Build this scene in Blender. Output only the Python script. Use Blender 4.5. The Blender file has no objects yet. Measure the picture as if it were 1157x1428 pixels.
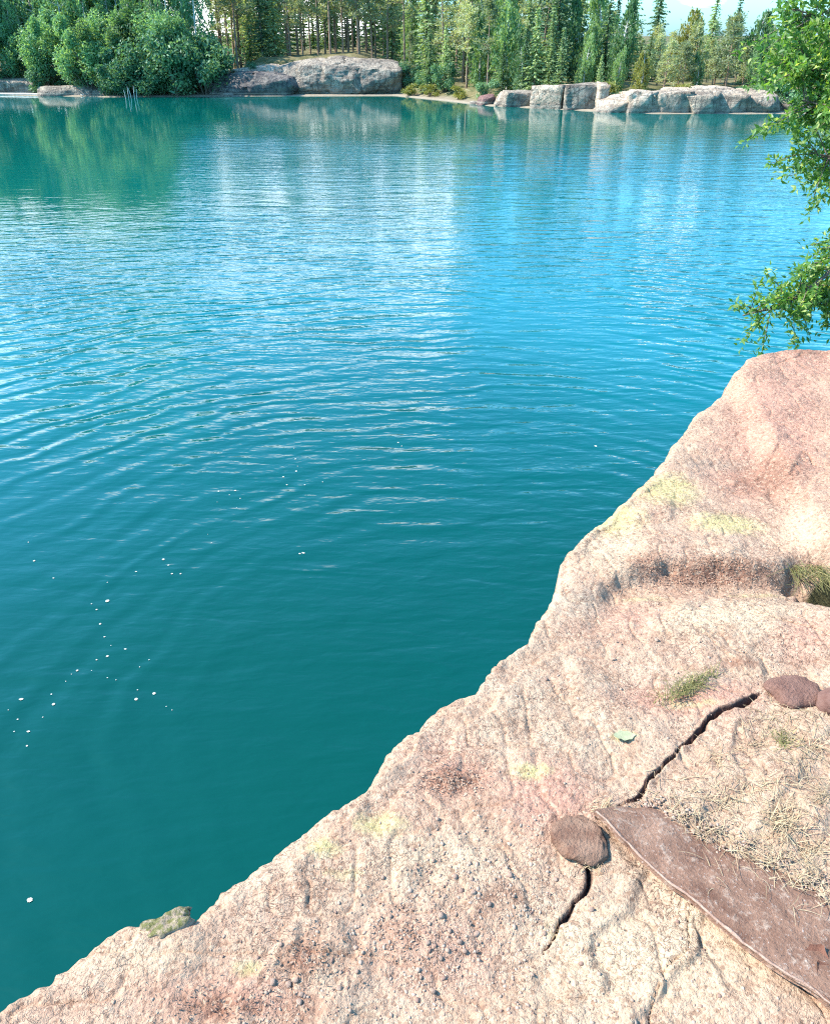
import bpy, math, random
import numpy as np
from mathutils import Vector

random.seed(7)
RNG = np.random.default_rng(11)
C = bpy.context.scene.collection
rad = math.radians

# ------------------------------------------------------------------ survey: camera and pixel rays
CAM_H, PITCH, FOC = 7.0, rad(30.47), 1120.0
GZ = 5.4                                   # level of the rock ledge under the camera
cp, sp = math.cos(PITCH), math.sin(PITCH)

def ray(px, py):
    u, v = px - 578.5, 714.0 - py
    return np.array([u, FOC * cp + v * sp, -FOC * sp + v * cp])

def at_z(px, py, z):
    d = ray(px, py); k = (z - CAM_H) / d[2]
    return d * k + np.array([0, 0, CAM_H])

def at_y(px, py, y):
    d = ray(px, py); k = y / d[1]
    return d * k + np.array([0, 0, CAM_H])

def at_r(px, py, r):
    d = ray(px, py); d = d / np.linalg.norm(d)
    return d * r + np.array([0, 0, CAM_H])

# ------------------------------------------------------------------ numpy noise
_T = np.random.default_rng(3).random((64, 64, 64)).astype(np.float32)

def vnoise(x, y, z=0.0):
    x = np.asarray(x, float); y = np.asarray(y, float); z = np.zeros_like(x) + z
    xi, yi, zi = np.floor(x).astype(int), np.floor(y).astype(int), np.floor(z).astype(int)
    fx, fy, fz = x - xi, y - yi, z - zi
    fx, fy, fz = [f * f * f * (f * (f * 6 - 15) + 10) for f in (fx, fy, fz)]
    def g(a, b, c): return _T[(xi + a) & 63, (yi + b) & 63, (zi + c) & 63]
    def lx(b, c): return g(0, b, c) * (1 - fx) + g(1, b, c) * fx
    def ly(c): return lx(0, c) * (1 - fy) + lx(1, c) * fy
    return (ly(0) * (1 - fz) + ly(1) * fz) * 2 - 1

def fbm(x, y, z=0.0, octv=4, gain=0.5):
    s, a, f = 0.0, 1.0, 1.0
    for i in range(octv):
        s = s + a * vnoise(x * f + 17.3 * i, y * f + 5.1 * i, np.asarray(z) * f + 3.7 * i); a *= gain; f *= 2.03
    return s

def sstep(a, b, x):
    t = np.clip((x - a) / (b - a), 0, 1); return t * t * (3 - 2 * t)

def polydist(x, y, pts):
    """distance to a polyline, signed side (positive on the right of its direction), parameter 0..1"""
    best = np.full(np.shape(x), 1e9); side = np.zeros(np.shape(x)); par = np.zeros(np.shape(x))
    n = len(pts) - 1
    for i in range(n):
        ax, ay = pts[i][0], pts[i][1]; bx, by = pts[i + 1][0], pts[i + 1][1]
        dx, dy = bx - ax, by - ay; L2 = dx * dx + dy * dy + 1e-12
        t = np.clip(((x - ax) * dx + (y - ay) * dy) / L2, 0, 1)
        d = np.hypot(x - ax - t * dx, y - ay - t * dy)
        m = d < best
        best = np.where(m, d, best)
        side = np.where(m, np.sign((y - ay) * dx - (x - ax) * dy) * -1, side)
        par = np.where(m, (i + t) / n, par)
    return best, side, par

# ------------------------------------------------------------------ mesh helpers
def mesh_np(name, V, F, mats=(), smooth=False, attrs=None, fmat=None):
    V = np.asarray(V, np.float32); F = np.asarray(F, np.int32)
    me = bpy.data.meshes.new(name)
    me.vertices.add(len(V)); me.vertices.foreach_set('co', V.ravel())
    k = F.shape[1]
    me.loops.add(F.size); me.loops.foreach_set('vertex_index', F.ravel())
    me.polygons.add(len(F)); me.polygons.foreach_set('loop_start', np.arange(0, F.size, k, dtype=np.int32))
    me.polygons.foreach_set('loop_total', np.full(len(F), k, np.int32))
    if smooth: me.polygons.foreach_set('use_smooth', np.ones(len(F), bool))
    for m in mats: me.materials.append(m)
    if fmat is not None: me.polygons.foreach_set('material_index', np.asarray(fmat, np.int32))
    for k2, arr in (attrs or {}).items():
        at = me.attributes.new(k2, 'FLOAT', 'POINT'); at.data.foreach_set('value', np.asarray(arr, np.float32))
    me.update(calc_edges=True); me.validate()
    return me

def obj(name, me, parent=None, loc=(0, 0, 0)):
    o = bpy.data.objects.new(name, me); C.objects.link(o); o.location = loc
    if parent is not None: o.parent = parent
    return o

def tag(o, label=None, cat=None, group=None, kind=None):
    for k, v in (('label', label), ('category', cat), ('group', group), ('kind', kind)):
        if v: o[k] = v
    return o

def empty(name, loc, rz=0.0):
    o = bpy.data.objects.new(name, None); C.objects.link(o); o.location = loc; o.rotation_euler = (0, 0, rz)
    o.empty_display_size = 0.2
    return o

def grid_faces(nu, nv):
    i = np.arange(nu - 1)[:, None] * nv + np.arange(nv - 1)[None, :]
    return np.stack([i, i + nv, i + nv + 1, i + 1], -1).reshape(-1, 4)

class Acc:
    def __init__(s): s.V, s.F, s.n = [], [], 0
    def add(s, V, F):
        s.V.append(np.asarray(V, float)); s.F.append(np.asarray(F, int) + s.n); s.n += len(V)
    def tube(s, pts, radii, sides=6):
        pts = [np.asarray(p, float) for p in pts]; rings = []
        for i, p in enumerate(pts):
            t = pts[min(i + 1, len(pts) - 1)] - pts[max(i - 1, 0)]; t = t / (np.linalg.norm(t) + 1e-9)
            a = np.cross(t, [0.3, 0.1, 1.0] if abs(t[2]) < 0.9 else [1, 0.2, 0]); a /= np.linalg.norm(a) + 1e-9
            b = np.cross(t, a)
            ang = np.arange(sides) * 2 * np.pi / sides
            rings.append(p + radii[i] * (np.cos(ang)[:, None] * a + np.sin(ang)[:, None] * b))
        V = np.concatenate(rings); F = []
        for i in range(len(pts) - 1):
            for k in range(sides):
                F.append([i * sides + k, i * sides + (k + 1) % sides, (i + 1) * sides + (k + 1) % sides, (i + 1) * sides + k])
        s.add(V, F)
    def mesh(s, name, mats, smooth=True, **k):
        return mesh_np(name, np.concatenate(s.V), np.concatenate(s.F), mats, smooth, **k)

def rand_dirs(n, rng):
    v = rng.normal(size=(n, 3)); return v / np.linalg.norm(v, axis=1, keepdims=True)

def leaf_quads(cen, size, rng, up_bias=0.0, stretch=1.0, axis=None):
    """one pointed quad (a leaf or a needle clump) at each centre, random tilt"""
    n = len(cen); size = np.broadcast_to(size, (n,))[:, None]
    a = rand_dirs(n, rng) if axis is None else axis + 0.45 * rand_dirs(n, rng)
    a /= np.linalg.norm(a, axis=1, keepdims=True)
    nrm = rand_dirs(n, rng) + np.array([0, 0, up_bias]); b = np.cross(nrm, a)
    b /= np.linalg.norm(b, axis=1, keepdims=True) + 1e-9
    a = a * size * stretch; b = b * size
    j = rng.uniform(0.75, 1.25, (n, 4))[:, :, None]
    V = np.stack([cen - a * j[:, 0], cen - b * .55 * j[:, 1] + .1 * a, cen + a * j[:, 2], cen + b * .55 * j[:, 3] + .1 * a], 1).reshape(-1, 3)
    return V, np.arange(4 * n).reshape(n, 4)

# ------------------------------------------------------------------ material helpers
def mat(name):
    m = bpy.data.materials.new(name); m.use_nodes = True
    nt = m.node_tree; nt.nodes.clear()
    out = nt.nodes.new('ShaderNodeOutputMaterial')
    return m, nt, out

class N:
    """tiny node-tree writer"""
    def __init__(s, nt): s.nt = nt
    def node(s, t, ins=None, **props):
        n = s.nt.nodes.new(t)
        for k, v in props.items(): setattr(n, k, v)
        for k, v in (ins or {}).items():
            if hasattr(v, 'is_output') or isinstance(v, bpy.types.NodeSocket): s.nt.links.new(v, n.inputs[k])
            else: n.inputs[k].default_value = v
        return n
    def noise(s, vec, scale, detail=4, rough=0.55, dist=0.0):
        return s.node('ShaderNodeTexNoise', {'Vector': vec, 'Scale': scale, 'Detail': detail, 'Roughness': rough, 'Distortion': dist}).outputs['Fac']
    def voro(s, vec, scale, feature='F1', out='Distance'):
        return s.node('ShaderNodeTexVoronoi', {'Vector': vec, 'Scale': scale}, feature=feature).outputs[out]
    def ramp(s, fac, lo, hi):
        return s.node('ShaderNodeMapRange', {'Value': fac, 'From Min': lo, 'From Max': hi}, clamp=True).outputs[0]
    def math(s, op, a, b=0.0, c=None):
        i = {0: a, 1: b}
        if c is not None: i[2] = c
        return s.node('ShaderNodeMath', i, operation=op).outputs[0]
    def mix(s, fac, a, b, blend='MIX'):
        def col(c): return c if isinstance(c, bpy.types.NodeSocket) else (*c, 1.0)
        n = s.node('ShaderNodeMix', data_type='RGBA', blend_type=blend)
        for k, v in ((0, fac), (6, a if isinstance(a, bpy.types.NodeSocket) else (*a, 1)), (7, b if isinstance(b, bpy.types.NodeSocket) else (*b, 1))):
            if isinstance(v, bpy.types.NodeSocket): s.nt.links.new(v, n.inputs[k])
            else: n.inputs[k].default_value = v
        return n.outputs[2]
    def attr(s, name): return s.node('ShaderNodeAttribute', attribute_name=name).outputs['Fac']
    def pos(s): return s.node('ShaderNodeNewGeometry').outputs['Position']
    def objco(s): return s.node('ShaderNodeTexCoord').outputs['Object']
    def bump(s, h, dist, strength=1.0, normal=None):
        i = {'Height': h, 'Distance': dist, 'Strength': strength}
        if normal is not None: i['Normal'] = normal
        return s.node('ShaderNodeBump', i).outputs[0]
    def bsdf(s, out, col, rough=0.8, spec=0.3, normal=None, **kw):
        i = {'Base Color': col if isinstance(col, bpy.types.NodeSocket) else (*col, 1), 'Roughness': rough, 'Specular IOR Level': spec}
        if normal is not None: i['Normal'] = normal
        i.update(kw)
        b = s.node('ShaderNodeBsdfPrincipled', i)
        s.nt.links.new(b.outputs[0], out.inputs['Surface'])
        return b

def leaf_mat(name, dark, light, extra=None, trans=0.35, rough=0.55, rnd=0.5, tcol=None):
    m, nt, out = mat(name); n = N(nt)
    g = n.node('ShaderNodeNewGeometry'); isl = g.outputs['Random Per Island']
    oi = n.node('ShaderNodeObjectInfo').outputs['Random']
    big = n.noise(n.objco(), 0.9 if extra is None else 3.0, 2)
    f = n.math('ADD', n.math('MULTIPLY', isl, 0.5), n.math('MULTIPLY', n.ramp(big, .3, .7), 0.25))
    f = n.math('ADD', f, n.math('MULTIPLY', n.math('SUBTRACT', oi, 0.5), rnd))
    f = n.node('ShaderNodeClamp', {'Value': f}).outputs[0]
    col = n.mix(f, dark, light)
    if extra is not None:
        col = n.mix(n.math('MULTIPLY', n.math('GREATER_THAN', isl, 0.86), 0.8), col, extra)
    b = n.node('ShaderNodeBsdfPrincipled', {'Base Color': col, 'Roughness': rough, 'Specular IOR Level': 0.35})
    t = n.node('ShaderNodeBsdfTranslucent', {'Color': n.mix(1.0, col, tcol or (1.5, 1.45, 0.6), 'MULTIPLY')})
    mx = n.node('ShaderNodeMixShader', {0: trans, 1: b.outputs[0], 2: t.outputs[0]})
    nt.links.new(mx.outputs[0], out.inputs['Surface'])
    return m

def simple_mat(name, a, b, scale=6.0, rough=0.8, bump=0.01, spec=0.25, det=6):
    m, nt, out = mat(name); n = N(nt); co = n.objco()
    f = n.ramp(n.noise(co, scale, det, 0.65), .35, .65)
    col = n.mix(f, a, b)
    nrm = n.bump(n.noise(co, scale * 5, 5, .65), bump)
    n.bsdf(out, col, rough, spec, nrm)
    return m

# ------------------------------------------------------------------ render settings, camera, light, sky
sc = bpy.context.scene
sc.view_settings.view_transform = 'Standard'; sc.view_settings.look = 'None'
sc.view_settings.exposure = 1.5; sc.view_settings.gamma = 1.0
sc.cycles.max_bounces = 7; sc.cycles.transparent_max_bounces = 8; sc.cycles.caustics_reflective = False
sc.cycles.use_denoising = False; sc.cycles.filter_width = 1.15

cam = bpy.data.cameras.new('camera'); cam.sensor_fit = 'VERTICAL'; cam.sensor_height = 24
cam.lens = 24 * FOC / 1428; cam.clip_start = 0.05; cam.clip_end = 5000
co_ = bpy.data.objects.new('camera', cam); C.objects.link(co_)
co_.location = (0, 0, CAM_H); co_.rotation_euler = (math.pi / 2 - PITCH, 0, 0); sc.camera = co_

SUN_EL, SUN_AZ = rad(46), rad(-88)         # azimuth from +Y, negative = to the left
sdir = Vector((math.sin(SUN_AZ) * math.cos(SUN_EL), math.cos(SUN_AZ) * math.cos(SUN_EL), math.sin(SUN_EL)))
sun = bpy.data.lights.new('sun', 'SUN'); sun.energy = 4.3; sun.angle = rad(0.5); sun.color = (1.0, 0.95, 0.87)
so = bpy.data.objects.new('sun', sun); C.objects.link(so)
so.rotation_euler = (-sdir).to_track_quat('-Z', 'Y').to_euler(); so.location = (-30, 30, 60)

w = bpy.data.worlds.new('World'); sc.world = w; w.use_nodes = True
nt = w.node_tree; nt.nodes.clear(); n = N(nt)
sky = n.node('ShaderNodeTexSky', sky_type='NISHITA', sun_disc=False)
sky.sun_elevation = SUN_EL; sky.sun_rotation = SUN_AZ; sky.air_density = 1.0; sky.dust_density = 0.7; sky.ozone_density = 1.6
gen = n.node('ShaderNodeTexCoord').outputs['Generated']
sep = n.node('ShaderNodeSeparateXYZ', {0: gen})
zc = n.math('MAXIMUM', sep.outputs[2], 0.02)
zc2 = n.math('ADD', zc, 0.12)
cu = n.node('ShaderNodeCombineXYZ', {0: n.math('DIVIDE', sep.outputs[0], zc2), 1: n.math('DIVIDE', sep.outputs[1], zc2), 2: 0.0}).outputs[0]
cl = n.noise(cu, 0.85, 7, 0.58, 0.4)
def blob(az, el, wd, amp):
    d = (math.sin(rad(az)) * math.cos(rad(el)), math.cos(rad(az)) * math.cos(rad(el)), math.sin(rad(el)))
    dt = n.node('ShaderNodeVectorMath', {0: gen, 1: d}, operation='DOT_PRODUCT').outputs['Value']
    return n.math('MULTIPLY', n.ramp(dt, math.cos(rad(wd)), 1.0), amp)
bias = n.math('ADD', blob(-10, 9.5, 15, .85), n.math('ADD', blob(-30, 14, 14, .30), n.math('ADD', blob(12, 7, 8, .14), blob(17, 4.6, 3.2, .6))))
cf = n.ramp(n.math('ADD', cl, bias), 0.60, 0.86)
cf = n.math('MULTIPLY', cf, n.ramp(sep.outputs[2], .34, .14))
skyc = n.mix(1.0, sky.outputs[0], (0.50, 1.05, 1.25), 'MULTIPLY')
skyc = n.mix(n.ramp(sep.outputs[2], .06, .0), skyc, n.mix(1.0, skyc, (.60, .50, .66), 'MULTIPLY'))
col = n.mix(cf, skyc, (8.6, 8.8, 9.0))
bg = n.node('ShaderNodeBackground', {'Color': col, 'Strength': 0.15})
wo = n.node('ShaderNodeOutputWorld'); nt.links.new(bg.outputs[0], wo.inputs[0])

# ------------------------------------------------------------------ materials
def rock_ground_mat():
    m, nt, out = mat('sunlit granite'); n = N(nt); p = n.pos()
    a = n.noise(p, 1.9, 6, .6); b = n.noise(p, 9, 6, .68); c = n.noise(p, 45, 5, .7); d = n.noise(p, 130, 4, .7)
    col = n.mix(n.ramp(b, .36, .64), (0.347, 0.212, 0.136), (0.472, 0.330, 0.225))
    col = n.mix(n.math('MULTIPLY', n.ramp(a, .45, .62), .5), col, (0.394, 0.216, 0.144))
    col = n.mix(n.ramp(n.math('MULTIPLY', n.attr('cream'), n.math('ADD', b, .55)), .2, 1.0), col, (0.488, 0.342, 0.222))
    col = n.mix(n.ramp(n.math('MULTIPLY', n.attr('pink'), n.math('ADD', b, .5)), .2, .9), col, (0.408, 0.210, 0.144))
    col = n.mix(n.ramp(n.math('MULTIPLY', n.attr('grey'), n.math('ADD', c, .5)), .35, .9), col, (0.283, 0.207, 0.152))
    col = n.mix(n.ramp(n.math('MULTIPLY', n.attr('yellow'), n.noise(p, 30, 6, .8)), .22, .46), col, (0.457, 0.362, 0.162))
    col = n.mix(n.ramp(n.math('MULTIPLY', n.attr('brown'), n.noise(p, 34, 6, .85)), .16, .46), col, (.225, .105, .065))
    # grains: pale crystals and dark pits
    v = n.node('ShaderNodeTexVoronoi', {'Vector': p, 'Scale': 120.0}); g = v.outputs['Color']
    gs = n.node('ShaderNodeSeparateColor', {0: g}).outputs[0]
    col = n.mix(n.math('MULTIPLY', n.ramp(gs, .72, 1.0), .55), col, (0.488, 0.349, 0.239))
    col = n.mix(n.math('MULTIPLY', n.ramp(gs, .26, .0), .6), col, (0.199, 0.099, 0.058))
    pit = n.ramp(n.math('ADD', n.math('MULTIPLY', d, .5), n.math('MULTIPLY', c, .5)), .455, .345)
    col = n.mix(n.math('MULTIPLY', pit, .75), col, (0.074, 0.033, 0.021))
    col = n.mix(n.math('MULTIPLY', n.ramp(c, .55, .75), .35), col, (0.488, 0.337, 0.217))
    wm = n.ramp(n.math('ABSOLUTE', n.math('SUBTRACT', n.noise(p, 48, 2, .5, .8), .5)), .028, .0)
    wk = n.ramp(n.noise(p, 5, 4, .6), .42, .62)
    col = n.mix(n.math('MULTIPLY', n.math('MULTIPLY', wm, wk), .42), col, (.20, .10, .07))
    cr = n.ramp(n.math('ABSOLUTE', n.math('SUBTRACT', n.noise(p, 7, 5, .6, .5), .5)), .010, .0)
    col = n.mix(n.math('MULTIPLY', cr, .4), col, (.17, .09, .065))
    col = n.mix(n.ramp(n.math('MULTIPLY', n.attr('moss'), n.math('ADD', b, .4)), .3, .7), col, (.050, .045, .018))  # moss of the grassy hollow, with its shade painted into the dark colour
    # the cut face below the lip is darker, wet near the water
    col = n.mix(n.ramp(n.attr('soil_shade'), .15, .6), col, (.07, .036, .028))  # crack and hollow shade painted in as a dark earth colour
    z = n.node('ShaderNodeSeparateXYZ', {0: p}).outputs[2]
    col = n.mix(n.math('MULTIPLY', n.ramp(z, 1.0, .2), .7), col, (0.074, 0.056, 0.041))
    h = n.math('ADD', n.math('MULTIPLY', c, .9), n.math('MULTIPLY', d, .5))
    h = n.math('SUBTRACT', h, n.math('MULTIPLY', n.math('MULTIPLY', wm, wk), .25))
    h = n.math('ADD', h, n.math('MULTIPLY', v.outputs['Distance'], -.15))
    n.bsdf(out, col, .85, .25, n.bump(h, .012))
    return m
M_rock = rock_ground_mat()

def far_rock_mat(name, base, light, streak):
    m, nt, out = mat(name); n = N(nt); p = n.pos()
    a = n.noise(p, .7, 6, .65); b = n.noise(p, 3.0, 6, .7)
    mp = n.node('ShaderNodeMapping', {'Vector': p, 'Scale': (2.2, 2.2, .35)}).outputs[0]
    s = n.noise(mp, 1.3, 5, .65)
    col = n.mix(n.ramp(a, .38, .62), base, light)
    col = n.mix(n.math('MULTIPLY', n.ramp(s, .50, .62), .75), col, streak)
    col = n.mix(n.math('MULTIPLY', n.ramp(b, .42, .32), .5), col, (.09, .075, .07))
    bd = n.noise(n.node('ShaderNodeMapping', {'Vector': p, 'Rotation': (0, .12, 0), 'Scale': (.28, .28, 2.4)}).outputs[0], 1.0, 5, .65)
    col = n.mix(n.math('MULTIPLY', n.ramp(bd, .50, .40), .7), col, streak)
    vo = n.node('ShaderNodeTexVoronoi', {'Vector': n.node('ShaderNodeMapping', {'Vector': p, 'Scale': (.9, .9, .45)}).outputs[0], 'Scale': 1.1}, feature='DISTANCE_TO_EDGE').outputs['Distance']
    col = n.mix(n.math('MULTIPLY', n.math('MULTIPLY', n.ramp(vo, .05, .0), n.ramp(a, .40, .55)), .8), col, (.06, .05, .045))
    z = n.node('ShaderNodeSeparateXYZ', {0: p}).outputs[2]
    col = n.mix(n.math('MULTIPLY', n.ramp(z, .8, .3), .5), col, (.10, .085, .08))
    col = n.mix(n.math('MULTIPLY', n.ramp(n.math('ABSOLUTE', n.math('SUBTRACT', z, .30)), .14, .05), .5), col, (.40, .33, .26))
    n.bsdf(out, col, .9, .2, n.bump(n.math('ADD', a, b), .35))
    return m
M_fgrey = far_rock_mat('grey far rock', (.27, .22, .175), (.44, .36, .28), (.12, .095, .08))
M_fpale = far_rock_mat('pale far rock', (.46, .35, .255), (.60, .48, .37), (.30, .21, .155))
M_fwarm = far_rock_mat('warm far rock', (.33, .255, .19), (.52, .41, .305), (.15, .115, .09))
M_fshade = far_rock_mat('shaded far rock', (.12, .105, .10), (.26, .215, .18), (.05, .045, .05))  # cast shade of the big bush painted into the shelf's rock colour
M_fred = far_rock_mat('red far rock', (.22, .11, .10), (.30, .17, .14), (.13, .07, .07))

m, nt, out = mat('forest floor'); n = N(nt); p = n.pos()
f = n.noise(p, .35, 6, .65)
col = n.mix(n.ramp(f, .35, .6), (.055, .065, .025), (.16, .13, .065))
col = n.mix(n.ramp(n.noise(p, .9, 5, .7), .55, .7), col, (.26, .23, .13))
z = n.node('ShaderNodeSeparateXYZ', {0: p}).outputs[2]
col = n.mix(n.ramp(n.math('ADD', z, n.math('MULTIPLY', f, .3)), .55, .25), col, (.25, .20, .15))
n.bsdf(out, col, .95, .1, n.bump(f, .4)); M_floor = m

def water_mat():
    m, nt, out = mat('lake water'); n = N(nt); p = n.pos()
    rip = n.attr('ripple')
    def layer(sx, sy, rot, scale, det, dist=.4):
        mp = n.node('ShaderNodeMapping', {'Vector': p, 'Rotation': (0, 0, rot), 'Scale': (sx, sy, 1)}).outputs[0]
        return n.noise(mp, scale, det, .5, dist)
    l1 = layer(.30, 1.0, .06, 1.15, 2, .6)         # long low wavelets
    l2 = layer(.34, 1.0, -.12, 2.6, 2, .5)
    l3 = layer(.45, 1.0, .15, 6.5, 2, .3)
    h = n.math('ADD', n.math('MULTIPLY', l1, .085), n.math('MULTIPLY', l2, .036))
    h = n.math('ADD', h, n.math('MULTIPLY', l3, .018))
    rc = at_z(690, 985, 0)
    rv = n.node('ShaderNodeVectorMath', {0: p, 1: (float(rc[0]), float(rc[1]), 0.0)}, operation='DISTANCE').outputs['Value']
    ph = n.math('MULTIPLY', n.noise(p, .22, 3, .5), 26.0)
    env = n.math('MULTIPLY', n.math('MULTIPLY', n.ramp(rv, 2.0, 6.0), n.ramp(rv, 44.0, 12.0)), n.ramp(n.noise(p, .16, 3, .6), .33, .58))
    w1_ = n.math('SINE', n.math('ADD', n.math('MULTIPLY', rv, 9.2), ph))
    w2_ = n.math('SINE', n.math('ADD', n.math('MULTIPLY', rv, 15.7), n.math('MULTIPLY', ph, 1.7)))
    rings = n.math('MULTIPLY', n.math('ADD', n.math('MULTIPLY', w1_, .0115), n.math('MULTIPLY', w2_, .0050)), env)
    h = n.math('ADD', h, rings)
    h = n.math('MULTIPLY', h, rip)
    nrm = n.bump(h, 1.0)
    big = n.noise(p, .09, 3, .5)
    col = n.mix(n.attr('sky_reflect'), (.0, .042, .034), (.0, .112, .132))  # blue of the reflected sky painted into the body colour farther out
    col = n.mix(n.attr('tree_reflect'), col, (.0, .098, .078))  # green of the reflected far trees painted into the body colour
    col = n.mix(n.math('MULTIPLY', n.ramp(big, .35, .65), .25), col, (.0, .05, .062))
    n.bsdf(out, col, .035, .5, nrm, IOR=1.333)
    return m
M_water = water_mat()

M_bark = simple_mat('grey brown bark', (.10, .075, .055), (.20, .155, .12), 8, .9, .02)
M_pinebark = simple_mat('pine bark', (.17, .10, .065), (.34, .24, .17), 3, .9, .03)
M_birch = simple_mat('pale birch bark', (.34, .32, .28), (.62, .60, .55), 2.5, .8, .01)
M_spruce = leaf_mat('spruce needles', (.07, .14, .075), (.40, .49, .24), trans=.4, rnd=.9)
M_pine = leaf_mat('pine needles', (.15, .19, .11), (.50, .52, .31), trans=.42, rnd=.8)
M_birchleaf = leaf_mat('birch leaves', (.06, .195, .105), (.37, .52, .24), trans=.4, rnd=.35)
M_bush = leaf_mat('dark shrub leaves', (.04, .135, .085), (.25, .39, .17), trans=.3, rnd=.35)
M_yellow = leaf_mat('yellow shrub leaves', (.17, .19, .045), (.34, .31, .09), trans=.4, rnd=.4)
M_near = leaf_mat('near tree leaves', (.05, .15, .03), (.24, .37, .08), extra=(.46, .50, .18), trans=.5, rnd=.0, rough=.42)

# ------------------------------------------------------------------ FOREGROUND ROCK LEDGE
def P0(px, py): return at_z(px, py, GZ)[:2]
_e = P0(1110, 488) - P0(0, 1425); ex = _e / np.linalg.norm(_e); en = np.array([ex[1], -ex[0]])
STEP = [P0(*q) for q in ((640, 880), (800, 850), (880, 808), (960, 796), (1040, 800), (1105, 806), (1180, 812), (1400, 850))]
CRACK_A = [P0(*q) for q in ((826, 1140), (860, 1128), (890, 1108), (905, 1088), (940, 1053), (975, 1018), (1005, 993), (1035, 982), (1065, 968))]
CRACK_B = [P0(*q) for q in ((824, 1186), (822, 1196), (818, 1225), (806, 1248), (792, 1268), (778, 1298), (760, 1318))]

def surf(x, y):
    """height of the ledge top (without the rounded lip)"""
    x = np.asarray(x, float); y = np.asarray(y, float)
    h = GZ + .030 * fbm(x * 1.3, y * 1.3, 1.0, 2) + .010 * fbm(x * 4.5, y * 4.5, 2.0, 2)
    d, side, par = polydist(x, y, STEP)
    sd = d * -side                                          # positive beyond the step
    wob = .05 * fbm(x * 7, y * 7, 4.0, 3)
    fade = sstep(.12, .3, par)
    big = .04 * sstep(.75, .86, par)
    h = h + fade * ((.043 + 1.6*big) * sstep(-.015, .045 - .02 * sstep(.75, .86, par), sd + .35 * wob) - .022 * np.exp(-((sd + .06 + wob) / .07) ** 2)
                    + .035 * np.exp(-((sd + .32) / .18) ** 2) - .02 * sstep(0.0, .8, sd))
    hc, ha, hb = P0(1150, 808), P0(1200, 808), P0(1150, 782)
    hx_, hy_ = (x - hc[0]) / (ha[0] - hc[0]), (y - hc[1]) / (hb[1] - hc[1])
    h = h - .10 * np.exp(-(hx_ ** 2 + hy_ ** 2) ** 2)
    d, side, par = polydist(x, y, CRACK_A)
    inside = (par > .001) & (par < .999)
    sd = d * side
    wob = .008 * vnoise(x * 20, y * 20, 8.0) + .002 * vnoise(x * 60, y * 60, 8.0)
    wid = (.003 + .004 * sstep(.45, .75, par) * (1 - sstep(.85, 1, par))) * (.75 + .6 * vnoise(x * 33, y * 33, 3.3))
    h = h - (.034 * np.exp(-((sd + wob - .003) / wid) ** 2) + .010 * sstep(-.004, .02, sd) * np.exp(-(d / .3) ** 2) * inside) * sstep(0, .06, par) * sstep(1, .9, par)
    d, side, par = polydist(x, y, CRACK_B)
    wid = (.006 * (1 - .8 * par) + .001) * (.95 + .45 * vnoise(x * 30, y * 30, 4.3))
    h = h - .035 * np.exp(-((d * side + .01 * vnoise(x * 30, y * 30, 9.0)) / wid) ** 2) * (1 - .6 * par)
    return h

def lin(x, y, seed):
    """angular (piecewise linear) noise"""
    i = np.floor(x).astype(int); f = x - i; j = np.floor(y).astype(int); g = y - j
    T2 = _T[:, :, seed]
    a = T2[i & 63, j & 63] * (1 - f) + T2[(i + 1) & 63, j & 63] * f; b = T2[i & 63, (j + 1) & 63] * (1 - f) + T2[(i + 1) & 63, (j + 1) & 63] * f
    return (a * (1 - g) + b * g) * 2 - 1

def fine(x, y):
    wx, wy = x + .05 * fbm(x * 6, y * 6, 2.5, 2), y + .05 * fbm(x * 6, y * 6, 8.5, 2)
    u = wx * ex[0] + wy * ex[1]; v = wx * en[0] + wy * en[1]
    lay = fbm(u * .7, v * 1.7, 11.0, 3) * 1.5 + 3.3
    k = np.floor(lay); fr = lay - k
    st = .011 * (k + sstep(.80, .97, fr)) - .0105 * lay                     # flat treads, sharp little risers
    j1 = np.abs(vnoise(u * 1.9, v * .8, 14.0)); j2 = np.abs(vnoise(u * .7, v * 2.3, 15.0))
    jn = -.012 * (1 - sstep(0, .022, j1)) * sstep(-.1, .2, vnoise(u * 1.3, v * 1.3, 16.0)) - .010 * (1 - sstep(0, .02, j2)) * sstep(-.1, .2, vnoise(u * 1.3, v * 1.3, 17.0))
    return st + jn + fine0(x, y)

def fine0(x, y):
    r = 1 - np.abs(vnoise(x * 11, y * 11, 5.0))
    return .0055 * fbm(x * 10, y * 10, 6.0, 3) + .0022 * fbm(x * 48, y * 48, 7.0, 3) - .006 * np.clip(r - .85, 0, 1) / .15

def on_rock(px, py):
    z = GZ
    for _ in range(6):
        q = at_z(px, py, z); z = float(surf(q[0], q[1]))
    return np.array([q[0], q[1], z])

EDGE_PX = [(-30, 1440), (0, 1422), (30, 1398), (80, 1362), (130, 1325), (165, 1293), (200, 1284), (240, 1286), (268, 1296), (303, 1278), (320, 1255),
           (370, 1215), (440, 1160), (490, 1120), (520, 1085), (550, 1045), (590, 1022), (605, 1000), (625, 985), (670, 968), (700, 935),
           (730, 905), (748, 885), (770, 850), (781, 820), (783, 795), (800, 770), (830, 740), (870, 705), (910, 670), (935, 635), (965, 600),
           (978, 578), (1012, 548), (1030, 515), (1047, 500), (1090, 488), (1115, 486), (1170, 488)]
edge = np.array([on_rock(a, b)[:2] for a, b in EDGE_PX])
O0 = edge[1].copy()
ex = edge[-3] - O0; ex = ex / np.linalg.norm(ex); en = np.array([ex[1], -ex[0]])
es = (edge - O0) @ ex; enn = (edge - O0) @ en
order = np.argsort(es); es, enn = es[order], enn[order]
es = np.concatenate([[-6, -3, -1.2], es, [es[-1] + .6, es[-1] + 1.6, es[-1] + 4, es[-1] + 9]])
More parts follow.
